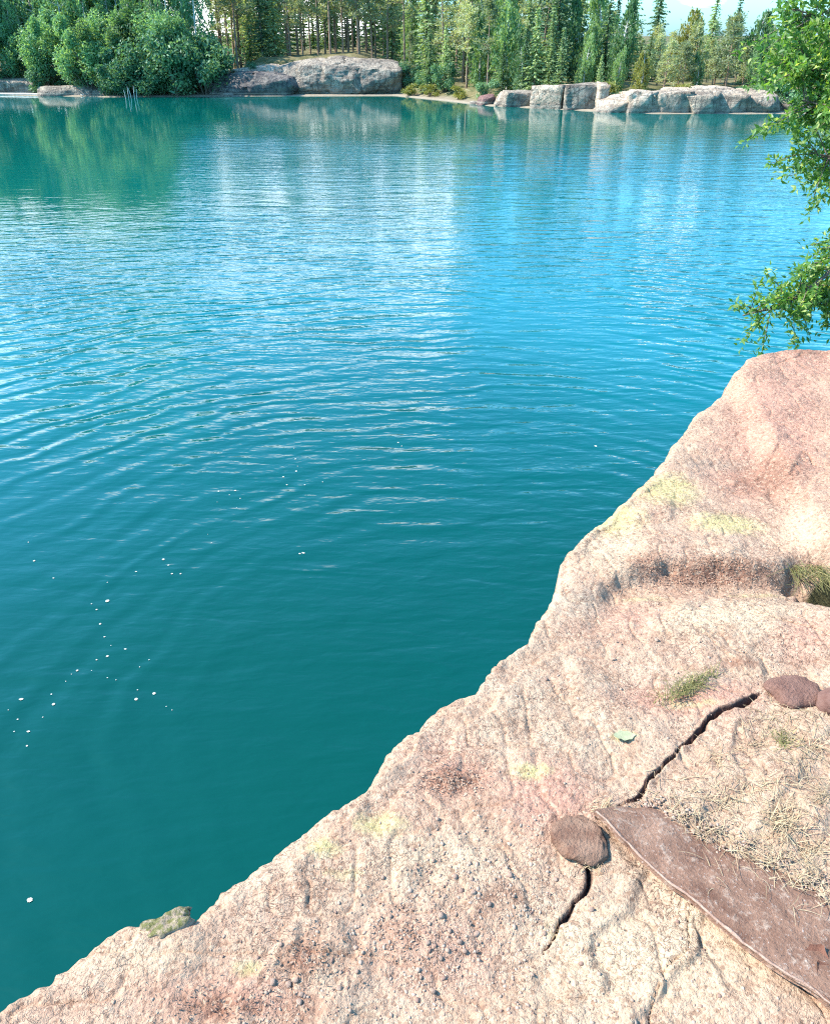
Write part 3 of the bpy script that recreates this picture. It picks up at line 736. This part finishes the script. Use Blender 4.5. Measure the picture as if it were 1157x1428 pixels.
# ------------------------------------------------------------------ FAR ROCKS
def at_px_top(px, w): return float(np.interp(px, [a for a, _ in shore_px], [b for _, b in shore_px])) - w * .55

def far_rock(label, x0, x1, ytop, off, depth, m, seed, box=4.0, rough=.10, rz=0.0, name='rock_outcrop', cat='rock', yb=None):
    import bmesh
    xc = at_y((x0 + x1) / 2, 140, 120)[0]
    D = None
    for _ in range(4):
        D = shore_y(xc) + off; xc = at_y((x0 + x1) / 2, 140, D)[0]
    wdt = at_y(x1, 140, D)[0] - at_y(x0, 140, D)[0]; zt = at_y(x0, ytop, D + depth * .25)[2]
    zb = -1.0 if yb is None else at_y(x0, yb, D)[2] - .5
    r_ = np.random.default_rng(int(seed * 10)); bm = bmesh.new()
    npt = int(26 + 3 * wdt) if box < 4.5 else 9; wdt *= 1.10
    P_ = rand_dirs(npt, r_); P_ = P_ * (np.abs(P_) ** (box + 2)).sum(1, keepdims=True) ** (-1 / (box + 2)) * r_.uniform(.86, 1.03, (npt, 1))
    if box >= 4.5:
        cor = np.array([(a, b, c) for a in (-1, 1) for b in (-1, 1) for c in (-1, 1)]) * r_.uniform(.74, 1.0, (8, 3)); P_ = np.concatenate([P_, cor])
    P_[:, 0] = np.clip(P_[:, 0] * 1.05, -1, 1); hs = np.array([wdt / 2, depth / 2, (zt - zb) / 2])
    vs_ = [bm.verts.new(v) for v in (P_ * hs)]
    res = bmesh.ops.convex_hull(bm, input=vs_)
    bmesh.ops.delete(bm, geom=[g_ for g_ in res['geom_interior'] if isinstance(g_, bmesh.types.BMVert)], context='VERTS')
    bmesh.ops.triangulate(bm, faces=bm.faces[:])
    for _ in range(6):
        ed = [e for e in bm.edges if e.calc_length() > .55]
        if not ed: break
        bmesh.ops.subdivide_edges(bm, edges=ed, cuts=1); bmesh.ops.triangulate(bm, faces=bm.faces[:])
    bm.verts.index_update()
    W = np.array([v.co[:] for v in bm.verts]); F = np.array([[v.index for v in f.verts] for f in bm.faces]); bm.free()
    ca, sa = .8, .6; xr, zr = W[:, 0] * ca + W[:, 2] * sa * .3, W[:, 2] * ca - W[:, 0] * .25
    d = fbm(W[:, 0] * .6 + seed, W[:, 1] * .6, W[:, 2] * .8 + seed, 4)
    cr = np.abs(vnoise(xr * .55 + seed * 2, W[:, 1] * .2, zr * .12)); cr2 = np.abs(vnoise(xr * .1, W[:, 1] * .2 + seed, zr * .9))
    nn = W / np.linalg.norm(W, axis=1, keepdims=True)
    W = W + nn * (rough * 1.6 * d - .35 * (1 - sstep(0, .10, cr)) - .18 * (1 - sstep(0, .10, cr2)))[:, None]
    loc = (xc, D + depth * .5 - .3, (zt + zb) / 2)
    o = obj(name, mesh_np(name, W, F, [m], False), loc=loc); o.rotation_euler = (0, 0, rz)
    return tag(o, label, cat)
far_rock('broad grey whaleback rock hump with a pale top at the waterline', 388, 556, 80, .5, 14, M_fgrey, 1.0, 2.2, .15)
far_rock('low grey rock shelf with painted shade joining the left side of the grey hump', 292, 410, 100, .0, 9, M_fshade, 4.0, 3.5, .14)
far_rock('flat pale rock step above the dark shelf left of the grey hump', 325, 440, 90, 4.0, 8, M_fpale, 6.0, 3.0, .10)
far_rock('low lilac grey rock ledge below the dark trees at far left', -60, 60, 108, 0, 5, M_fgrey, 7.0, 3.2, .16)
far_rock('long low grey rock ledge at the water left of the big bush', 50, 150, 119, 0, 4, M_fgrey, 9.0, 3.2, .16)
far_rock('small dark red boulder at the waterline left of the pale blocks', 667, 692, 131, 0, 3, M_fred, 11.0, 2.6, .12, name='boulder', cat='boulder')
far_rock('low pale rounded rock just right of the red boulder', 690, 708, 129, -.3, 3, M_fpale, 12.0, 2.6, .12)
far_rock('low grey slab face between the pale rounded rock and the bright block', 703, 756, 126, 0, 5, M_fgrey, 13.0, 5, .07)
far_rock('bright cream block with a smooth face turned to the sun', 752, 794, 117, -.5, 5, M_fpale, 15.0, 5, .07, rz=-.45)
far_rock('square grey block right of the bright cream block', 790, 836, 116, .3, 5, M_fgrey, 16.0, 6, .06)
far_rock('narrow upright cream pillar of stone between two grey blocks', 834, 849, 113, .3, 2.5, M_fpale, 17.0, 6, .07)
far_rock('sloping pale rubble rock at the foot of the cream pillar', 836, 884, 134, -1.0, 4, M_fpale, 18.0, 2.4, .14)
far_rock('flat pinkish rock face at the left end of the long low cliff', 876, 914, 124, -.4, 5, M_fpale, 19.0, 6, .06)
far_rock('smooth grey beige rock face of the long low cliff under leaning pines', 910, 966, 126, 0, 6, M_fwarm, 20.0, 5, .08)
far_rock('rounded dark buttress in the middle of the long low cliff', 958, 1010, 124, -.6, 5, M_fwarm, 22.0, 3.0, .09)
far_rock('jointed grey block right of the rounded buttress', 1004, 1046, 126, .0, 5, M_fwarm, 23.0, 5, .10)
far_rock('streaked grey end of the long low cliff at right', 1038, 1092, 127, -.2, 6, M_fwarm, 25.0, 3.6, .10)
far_rock('pale flat rock top capping the long low cliff', 925, 1068, 121, 3.0, 6, M_fpale, 26.0, 3.0, .10)
far_rock('dark rock far right of the long low cliff behind the near leaves', 1086, 1190, 132, 1, 6, M_fgrey, 28.0, 3.0, .14)
rub = np.random.default_rng(31)
for i_, (px_, w_) in enumerate(((664, 7), (842, 11), (870, 15), (884, 9), (1003, 9), (1041, 7), (366, 8), (316, 11))):
    o = far_rock('x', px_ - w_, px_ + w_, at_px_top(px_, w_), -.5 + .5 * rub.random(), 1.2 + .08 * w_, M_fpale if i_ % 3 else M_fgrey, 40.0 + i_, 2.6, .10, rub.uniform(-.5, .5), 'boulder', 'boulder')
    zone_ = 'the cream blocks' if px_ < 836 and px_ > 600 else 'the long low cliff' if px_ > 600 else 'the grey hump' if px_ > 300 else 'the dark left wood'
    tag(o, f'small rubble boulder in the water at the foot of {zone_}', 'boulder', f'rubble boulders below {zone_}')
# thin waterline strips (logs and stones at the foot of the bank)
A = Acc(); a_, b_ = at_z(-20, 131, .1), at_z(118, 133, .1)
A.tube([a_, a_ * .6 + b_ * .4 + np.array([0, .2, .05]), b_], [.16, .15, .10], 8); A.V = [v - a_ for v in A.V]
o = obj('log', A.mesh('log', [M_birch], True), loc=tuple(a_)); tag(o, 'long pale log lying along the water at the far left shore', 'log')

# ------------------------------------------------------------------ FAR TREES: a few kinds built once, then copied
def spruce(seed, H=10.0, R=1.5, droop=.35):
    r = np.random.default_rng(seed); T_ = Acc(); T_.tube([(0, 0, -.5), (0.03, 0, H * .5), (0, 0, H)], [.16, .09, .015], 6)
    cen, siz, axs = [], [], []
    z = H * .06
    while z < H * .99:
        k = 1 - z / H; L0 = R * (k ** .8) * r.uniform(.75, 1.2) + .12; nb = int(6 + 3 * k)
        a0 = r.uniform(0, 6.28)
        for b in range(nb):
            if r.random() < .12: continue
            a = a0 + b * 6.283 / nb + r.normal(0, .25); L = L0 * r.uniform(.6, 1.15); m_ = max(2, int(L / .17))
            for i in range(m_):
                t = (i + r.random()) / m_
                dz = -droop * L * t + .22 * L * t * t
                for s_ in range(2):
                    cen.append((math.cos(a) * L * t + r.normal(0, .06), math.sin(a) * L * t + r.normal(0, .06), z + dz + r.normal(0, .05)))
                    siz.append(r.uniform(.10, .20) * (1.15 - .4 * t)); axs.append((math.cos(a), math.sin(a), -.35))
        z += (.24 + .12 * k) * r.uniform(.8, 1.2)
    V, F = leaf_quads(np.array(cen), np.array(siz), r, .8, 1.35, np.array(axs))
    return T_.mesh('trunk', [M_bark]), mesh_np('crown', V, F, [M_spruce])
def pine(seed, H=11.0, bare=.40, lean=.3, m=None, spread=1.7):
    r = np.random.default_rng(seed); T_ = Acc(); bx, by = r.normal(0, lean, 2)
    def tr(z): return np.array([bx * (z / H) ** 2, by * (z / H) ** 2, z])
    T_.tube([tr(z) for z in np.linspace(0, H * .97, 7)] , [.15, .135, .12, .10, .075, .05, .02], 6)
    cen, siz, axs = [], [], []
    for k in range(34):
        z = H * (bare + (1 - bare) * r.random() ** .9); kk = (z / H - bare) / (1 - bare)
        a = r.uniform(0, 6.28); L = spread * (1.05 - kk ** 1.6) * r.uniform(.45, 1.1) + .25; o_ = tr(z)
        tip = o_ + np.array([math.cos(a) * L, math.sin(a) * L, L * r.uniform(.0, .45)])
        T_.tube([o_, (o_ + tip) / 2 + np.array([0, 0, -.05]), tip], [.035, .025, .01], 4)
        for c_ in range(r.integers(3, 6)):
            t = r.uniform(.35, 1.05); cc = o_ + (tip - o_) * t + r.normal(0, .16, 3); nn = int(r.integers(12, 20))
            pp = cc + r.normal(0, 1, (nn, 3)) * np.array([.26, .26, .15]); cen += pp.tolist(); siz += r.uniform(.07, .15, nn).tolist()
            d_ = pp - cc + np.array([0, 0, .12]); axs += (d_ / (np.linalg.norm(d_, axis=1, keepdims=True) + 1e-6)).tolist()
    V, F = leaf_quads(np.array(cen), np.array(siz), r, .4, 1.5, np.array(axs))
    return T_.mesh('trunk', [M_pinebark]), mesh_np('crown', V, F, [m or M_pine])
def birch(seed, H=17.0, m=None, spread=2.6, low=.12):
    r = np.random.default_rng(seed); T_ = Acc(); bx = r.normal(0, .6)
    def tr(z): return np.array([bx * (z / H) ** 2, .2 * math.sin(z * .3), z])
    T_.tube([tr(z) for z in np.linspace(0, H, 8)], [.17, .15, .13, .11, .09, .065, .04, .015], 6)
    cen, siz, axs = [], [], []
    for k in range(60):
        z = H * (low + (1 - low) * r.random()); kk = z / H; a = r.uniform(0, 6.28)
        L = spread * (math.sin(math.pi * min(1, .18 + kk * .80)) ** .7) * r.uniform(.5, 1.1); o_ = tr(z)
        tip = o_ + np.array([math.cos(a) * L, math.sin(a) * L, L * .45])
        T_.tube([o_, tip], [.03, .008], 4)
        for s_ in range(r.integers(4, 8)):                  # hanging strands
            t = r.uniform(.3, 1.05); b_ = o_ + (tip - o_) * t; Ls = r.uniform(.6, 2.1); nn = int(Ls * 9)
            tt = r.random(nn)[:, None]
            pp = b_ + tt * np.array([math.cos(a) * .35, math.sin(a) * .35, -Ls]) + r.normal(0, .13, (nn, 3)); cen += pp.tolist(); siz += r.uniform(.09, .18, nn).tolist(); axs += [(0, 0, -1)] * nn
    V, F = leaf_quads(np.array(cen), np.array(siz), r, .3, 1.25, np.array(axs))
    return T_.mesh('trunk', [M_birch]), mesh_np('crown', V, F, [m or M_birchleaf])
def bush(seed, m, H=3.0, R=2.0, n_=4200, size=(.06, .13)):
    r = np.random.default_rng(seed); T_ = Acc()
    lob = [(r.normal(0, .45, 2) * R, H * r.uniform(.2, .88), R * r.uniform(.22, .55)) for _ in range(12)]
    cen = []
    for (xy, z, rr) in lob:
        T_.tube([(0, 0, -.3), (xy[0] * .5, xy[1] * .5, z * .6), (xy[0], xy[1], z)], [.05, .035, .012], 5)
        d_ = rand_dirs(n_ // 12, r) * (rr * r.random((n_ // 12, 1)) ** .55 * r.uniform(.8, 1.15, (n_ // 12, 1))); d_[:, 2] *= H / R * .55
        cen.append(d_ + np.array([xy[0], xy[1], z]))
    cen = np.concatenate(cen); cen = cen[cen[:, 2] > .02]
    V, F = leaf_quads(cen, r.uniform(*size, len(cen)), r, .3, 1.2)
    return T_.mesh('trunk', [M_bark]), mesh_np('crown', V, F, [m])

def broadleaf(seed, m):
    tr_, cr_ = bush(seed, m, 9.0, 3.0, 11000, (.08, .18))
    return tr_, cr_
M_light = leaf_mat('light green leaves', (.06, .14, .065), (.30, .42, .18), trans=.45, rnd=.7)
BRO = [broadleaf(500 + k, M_birchleaf) for k in range(3)]
LBR = [broadleaf(520 + k, M_light) for k in range(2)]
YBI = [birch(540 + k, 9, M_light, 1.7, .10) for k in range(3)]
SPR = [spruce(100 + k, 10, 1.7 + .4 * (k % 3), .25 + .12 * (k % 2)) for k in range(6)]
PIN = [pine(200 + k, 11, .42 - .10 * (k % 2), .3 + .2 * (k % 2), spread=1.6 + .3 * (k % 3)) for k in range(5)]
YPI = [pine(240 + k, 7, .16, .35, spread=1.7) for k in range(3)]
GOLD = [birch(260, 7, M_yellow, 1.5, .1)]
BIR = [birch(300 + k, 17, spread=2.4 + .4 * k) for k in range(4)]
BUS = [bush(400 + k, M_bush) for k in range(3)]
YBU = [bush(420 + k, M_yellow, 2.0, 1.8, 1800) for k in range(2)]

placed = []
def place(kind, variants, px, off, height, h0, label=None, zone=None, name='pine_tree', cat='tree', zz=0.0):
    v = variants[len(placed) % len(variants)]
    xc = at_y(px, 120, 125)[0]
    for _ in range(4): D = shore_y(xc) + off; xc = at_y(px, 120, D)[0]
    root = empty(name, (xc, D, float(terr(xc, D)) - .1 + zz), random.uniform(0, 6.28)); s = height / h0
    root.scale = (s * random.uniform(.9, 1.1), s * random.uniform(.9, 1.1), s)
    obj('trunk', v[0], root); obj('crown', v[1], root)
    root['category'] = cat
    placed.append((root, px, off, zone, label, height))
    return root
R_ = random.Random(5)
def rows(zone, kinds, x0, x1, offs, step, hts):
    """kinds: list of (name, variants, base height, weight)"""
    for off, hh_ in zip(offs, hts):
        x = x0 + R_.uniform(0, step)
        while x < x1:
            k = R_.choices(kinds, [q[3] for q in kinds])[0]
            place(zone, k[1], x, off + R_.uniform(-2.5, 2.5), hh_ * R_.uniform(.68, 1.2) * (1 - .30 * float(sstep(760, 850, x)) * (zone == 'middle')), k[2], None, (zone, k[0], off), name=k[0])
            x += step * R_.uniform(.65, 1.4)
spk, pnk, ypk, brk = ('spruce_tree', SPR, 10.0), ('pine_tree', PIN, 11.0), ('pine_tree', YPI, 7.0), ('birch_tree', BIR, 17.0)
# left wood
ybk = ('birch_tree', YBI, 9.0)
brl, lbl = ('broadleaf_tree', BRO, 9.0), ('broadleaf_tree', LBR, 9.0)
rows('left', [(*brl, 1.0), (*lbl, .5)], -60, 290, (4.5,), 26, (9.5,))
rows('left', [(*brk, 1.0), (*brl, .25)], -60, 285, (8, 13, 22), 26, (15, 19, 21))
rows('left', [(*spk, 1.0), (*pnk, .6)], -60, 300, (30,), 30, (20,))
# behind the grey hump
rows('hump', [(*pnk, 1.0), (*spk, .15)], 312, 560, (15, 24, 36), 20, (13, 16, 18))
rows('hump', [(*spk, .7), (*pnk, 1.0)], 318, 560, (52,), 18, (20,))
# middle
rows('hump', [(*spk, 1.0), (*pnk, .5)], 300, 570, (66,), 12, (15,))
rows('middle', [(*spk, 1.0), (*pnk, .9), (*ybk, .5)], 560, 862, (7, 13, 22), 24, (9.5, 12.5, 14))
rows('middle', [(*spk, 1.0), (*pnk, .7)], 560, 862, (36, 52), 22, (15.5, 17))
# right
rows('right', [(*ypk, 1.0), (*ybk, .25)], 905, 1100, (9, 14), 22, (5.6, 6.6))
rows('right', [(*ypk, .5), (*pnk, .6), (*spk, .35)], 850, 1190, (22, 34, 48), 19, (5.6, 5.8, 6.0))
# single trees that stand out
place('s', SPR, 905, 30, 12.5, 10, 'dark spruce whose thin top stands highest against the sky', name='spruce_tree')
place('s', SPR, 872, 26, 11.8, 10, 'dark spruce just left of the highest thin top', name='spruce_tree')
place('s', SPR, 981, 34, 10.6, 10, 'lone dark spruce top poking above the young pines', name='spruce_tree')
place('s', SPR, 1012, 40, 10.2, 10, 'thin spruce top right of the lone dark top', name='spruce_tree')
place('s', GOLD, 893, 6, 4.9, 7, 'slim golden leaved birch above the pinkish rock face', name='birch_tree')
place('s', GOLD, 948, 20, 8.2, 7, 'pale golden crown rising behind the young pines', name='birch_tree')
place('s', SPR, 730, 5, 7.8, 10, 'dense dark spruce standing just behind the low grey slab face', name='spruce_tree')
place('s', SPR, 700, 6, 6.0, 10, 'short dark spruce left of the dense dark one', name='spruce_tree')
place('s', SPR, 765, 6, 6.6, 10, 'dark spruce behind the bright cream block', name='spruce_tree')
# shrubs
for px, off, hgt, lab, vs, h0 in (
    (245, -.2, 6.4, 'huge rounded dark green bush overhanging the water', BUS, 3), (285, 1.5, 7.2, 'tall dark bush at the right end of the left wood', BUS, 3),
    (205, .2, 5.0, 'dark green bush at the water with sunlit tips left of the huge one', BUS, 3), (160, 1.2, 4.6, 'dark bush behind the pale reeds', BUS, 3),
    (262, 3.5, 8.5, 'high dome of dark leaves above the huge bush', BUS, 3), (222, 3.5, 7.4, 'middle dome of dark leaves above the overhanging bushes', BUS, 3),
    (110, 2.0, 4.2, 'dark bush above the long low ledge', BUS, 3), (62, 2.6, 3.6, 'dark bush between the two low ledges', BUS, 3), (15, 3.0, 3.6, 'dark bush above the lilac ledge at far left', BUS, 3),
    (185, 3.5, 6.6, 'bush with pale sunlit top above the reeds', BUS, 3),
    (352, 6.0, 2.0, 'low dark bush on the shelf left of the grey hump', BUS, 3), (305, 5.0, 3.0, 'dark bush at the left end of the dark shelf', BUS, 3),
    (572, .8, 1.6, 'bright yellow green shrub at the waterline right of the hump', YBU, 2), (600, 2.5, 1.5, 'olive yellow shrub right of the bright shrub', YBU, 2),
    (640, 2.5, 1.6, 'yellow green shrub between the olive shrub and the red boulder', YBU, 2), (570, 5.5, 3.2, 'round dark bush behind the bright yellow green shrub', BUS, 3),
    (592, 5.0, 2.6, 'dark rounded bush behind the olive yellow shrub', BUS, 3), (620, 6.0, 3.4, 'green bush under the middle spruces', BUS, 3),
    (745, 1.5, 1.0, 'small ginger shrub beside the bright cream block', YBU, 2), (846, 4.0, 2.4, 'olive bush behind the cream pillar', YBU, 2), (862, 3.0, 1.7, 'green bush beside the cream pillar', BUS, 3),
    (952, 5.0, 1.9, 'bright green bush on top of the long low cliff', YBU, 2), (925, 5.5, 1.0, 'low bush at the left end of the flat rock top', YBU, 2), (985, 6.0, 1.3, 'low dark bush above the rounded buttress', BUS, 3),
    (1030, 6.5, 1.2, 'low dark bush above the jointed grey block', BUS, 3), (1075, 4.0, 2.6, 'dark bush at the right end of the long low cliff', BUS, 3), (1110, 3.0, 4.0, 'dark bush behind the near leaves at right', BUS, 3),
    (815, 4.0, 1.6, 'dark bush behind the square grey block', BUS, 3), (680, 4, 2.4, 'green bush behind the red boulder', BUS, 3)):
    place('b', vs, px, off, hgt, h0, lab, name='bush', cat='bush')

# labels for the wood: each tree of a row counted from the left, row by row
ordn = 'first second third fourth fifth sixth seventh eighth ninth tenth eleventh twelfth thirteenth fourteenth fifteenth sixteenth seventeenth eighteenth nineteenth twentieth'.split()
where = {'left': 'the left wood', 'hump': 'the wood above the grey hump', 'middle': 'the middle wood', 'right': 'the low wood at right'}
rown = {}
for z in where:
    offs = sorted({q[3][2] for q in placed if q[3] and q[3][0] == z}); rown[z] = {o_: i for i, o_ in enumerate(offs)}
rname = ['front row', 'second row', 'third row', 'fourth row', 'back row']
ordn += 'twenty-first twenty-second twenty-third twenty-fourth twenty-fifth twenty-sixth twenty-seventh twenty-eighth twenty-ninth thirtieth thirty-first thirty-second thirty-third thirty-fourth thirty-fifth'.split()
groups = {}
for q in placed:
    root, px, off, zone, label, hgt = q
    if zone is None: root['label'] = label; continue
    groups.setdefault((zone[0], zone[2]), []).append(q)
kindname = {'spruce_tree': 'spruce', 'pine_tree': 'pine', 'birch_tree': 'pale stemmed birch', 'broadleaf_tree': 'round leafy tree'}
for (z, off), lst in groups.items():
    lst.sort(key=lambda q: q[1])
    for i, q in enumerate(lst):
        q[0]['label'] = f'{kindname[q[3][1]]}, {ordn[i]} from left in the {rname[rown[z][off]]} of {where[z]}'
        q[0]['group'] = f'trees of {where[z]}'

# reeds at the left shore
rd = np.random.default_rng(9)
for k, px in enumerate((176, 180, 184, 188, 191)):
    q = at_z(px, 138, 0); A = Acc(); hh_ = [1.1, 1.5, 1.3, 1.6, 1.2][k]; bx = rd.normal(0, .15)
    A.tube([(0, 0, -.6), (bx * .4, 0, hh_ * .5), (bx, 0, hh_)], [.05, .045, .03], 5)
    o = obj('reed', A.mesh('reed', [M_birch], True), loc=tuple(q)); tag(o, f'pale dead reed stem in the water, {ordn[k]} of five from the left', 'reed', 'pale reed stems at the left shore')

# ------------------------------------------------------------------ NEAR TREE at right
def near_tree():
    r = np.random.default_rng(77); base = np.array([4.6, 5.9, 0.0]); base[2] = float(surf(base[0], base[1])) - .05
    root = empty('broadleaf_tree', tuple(base)); tag(root, 'leafy green tree reaching in from the right above the ledge', 'tree')
    T_ = Acc(); T_.tube([base + np.array(p_) for p_ in ((0, 0, -.2), (-.08, 0, .8), (.05, .05, 1.9), (-.1, 0, 3.2), (0, 0, 4.6))], [.15, .12, .10, .07, .03], 10)
    T_.V = [v - base for v in T_.V]; obj('trunk', T_.mesh('trunk', [M_bark]), root)
    cen, axs, nr = [], [], []
    def spray(path, dens, sp, up=.35):
        """leafy branch along a world-space path"""
        path = [np.asarray(p_, float) for p_ in path]
        B_ = Acc(); B_.tube([p_ - base for p_ in path], np.linspace(.022, .005, len(path)), 6)
        for i in range(len(path) - 1):
            L = np.linalg.norm(path[i + 1] - path[i]); dv = (path[i + 1] - path[i]) / L
            for k in range(int(L * dens)):
                t = r.random(); o_ = path[i] + (path[i + 1] - path[i]) * t
                tw = dv * .4 + r.normal(0, .8, 3) + np.array([0, 0, up]); tw /= np.linalg.norm(tw); Lt = sp * r.uniform(.4, 1.2)
                tip = o_ + tw * Lt + np.array([0, 0, -.15 * Lt])
                B_.tube([o_ - base, (o_ + tip) / 2 - base + np.array([0, 0, .02]), tip - base], [.005, .003, .0015], 4)
                for j in range(int(22 + Lt * 120)):
                    u = r.uniform(.25, 1.08); pt = o_ + (tip - o_) * u
                    d_ = tw * .5 + r.normal(0, .8, 3); d_ /= np.linalg.norm(d_)
                    cen.append(pt + d_ * .03 + r.normal(0, .02, 3)); axs.append(d_)
        return B_
    brs = []
    def pth(lst, rr): return [at_r(px, py, rr + dr) for px, py, dr in lst]
    T0 = base + np.array([-.02, 0, 1.2])
    trunk_at = lambda z: base + np.array([0, 0, z])
    specs = [
        ([(1190, 330, .3), (1150, 385, 0), (1105, 418, -.1), (1065, 432, -.1), (1035, 440, -.05)], 6.4, 44, .26, .1),
        ([(1195, 360, .3), (1165, 400, .1), (1152, 425, 0)], 6.5, 40, .24, -.1),
        ([(1195, 380, .3), (1165, 392, .1), (1135, 402, 0), (1108, 408, -.1)], 6.5, 44, .22, .0),
        ([(1200, 235, .4), (1165, 222, .1), (1130, 212, 0)], 6.6, 60, .34, .0),
        ([(1210, 170, .4), (1165, 150, .1), (1118, 140, 0)], 6.6, 75, .36, .1),
        ([(1215, 110, .5), (1165, 105, .1), (1111, 95, 0)], 6.7, 75, .38, .1),
        ([(1210, 40, .5), (1165, 30, .2), (1114, 15, .1)], 6.8, 75, .40, .1),
        ([(1215, -20, .5), (1165, -40, .2), (1111, -60, .1)], 6.9, 34, .40, .3),
        ([(1240, 80, .8), (1200, 70, .7), (1150, 60, .6)], 7.2, 34, .4, .2),
        ([(1240, 200, .8), (1200, 200, .7), (1152, 195, .6)], 7.2, 34, .36, .1),
        ([(1260, 420, .4), (1210, 400, .3), (1180, 385, .2)], 6.6, 24, .3, .1),
    ]
    for lst, rr, dens, sp_, up in specs:
        p_ = pth(lst, rr); st = trunk_at(max(.5, p_[0][2] - base[2] - .35))
        brs.append(spray([st, (st + p_[0]) / 2 + np.array([0, 0, .05])] + p_, dens, sp_, up))
    for B_ in brs: obj('branch', B_.mesh('branch', [M_bark]), root)
    # crown of the tree beyond the picture, around the trunk
    for k in range(70):
        a = r.uniform(0, 6.28); z = r.uniform(1.6, 5.0); rr = r.uniform(.1, .9); o_ = base + np.array([math.cos(a) * rr + .5, math.sin(a) * rr, z])
        for j in range(40):
            d_ = rand_dirs(1, r)[0]; cen.append(o_ + r.normal(0, .16, 3)); axs.append(d_)
    cen = np.array(cen); axs = np.array(axs); n_ = len(cen); sz = r.uniform(.015, .030, n_)
    nrm = rand_dirs(n_, r) + np.array([-.2, -.1, .8]); b = np.cross(nrm, axs); b /= np.linalg.norm(b, axis=1, keepdims=True); nn = np.cross(axs, b)
    a = axs * sz[:, None]; b = b * sz[:, None] * .42
    V = np.stack([cen - a, cen - .15 * a - b - nn * sz[:, None] * -.12, cen + a - nn * sz[:, None] * .25, cen - .15 * a + b + nn * sz[:, None] * .12, cen + .1 * a], 1).reshape(-1, 3) - base
    k = np.arange(n_)[:, None] * 5
    F = np.concatenate([np.stack([k[:, 0], k[:, 0] + 1, k[:, 0] + 2, k[:, 0] + 4], 1), np.stack([k[:, 0], k[:, 0] + 4, k[:, 0] + 2, k[:, 0] + 3], 1)])
    obj('crown', mesh_np('crown', V, F, [M_near], True), root)
near_tree()
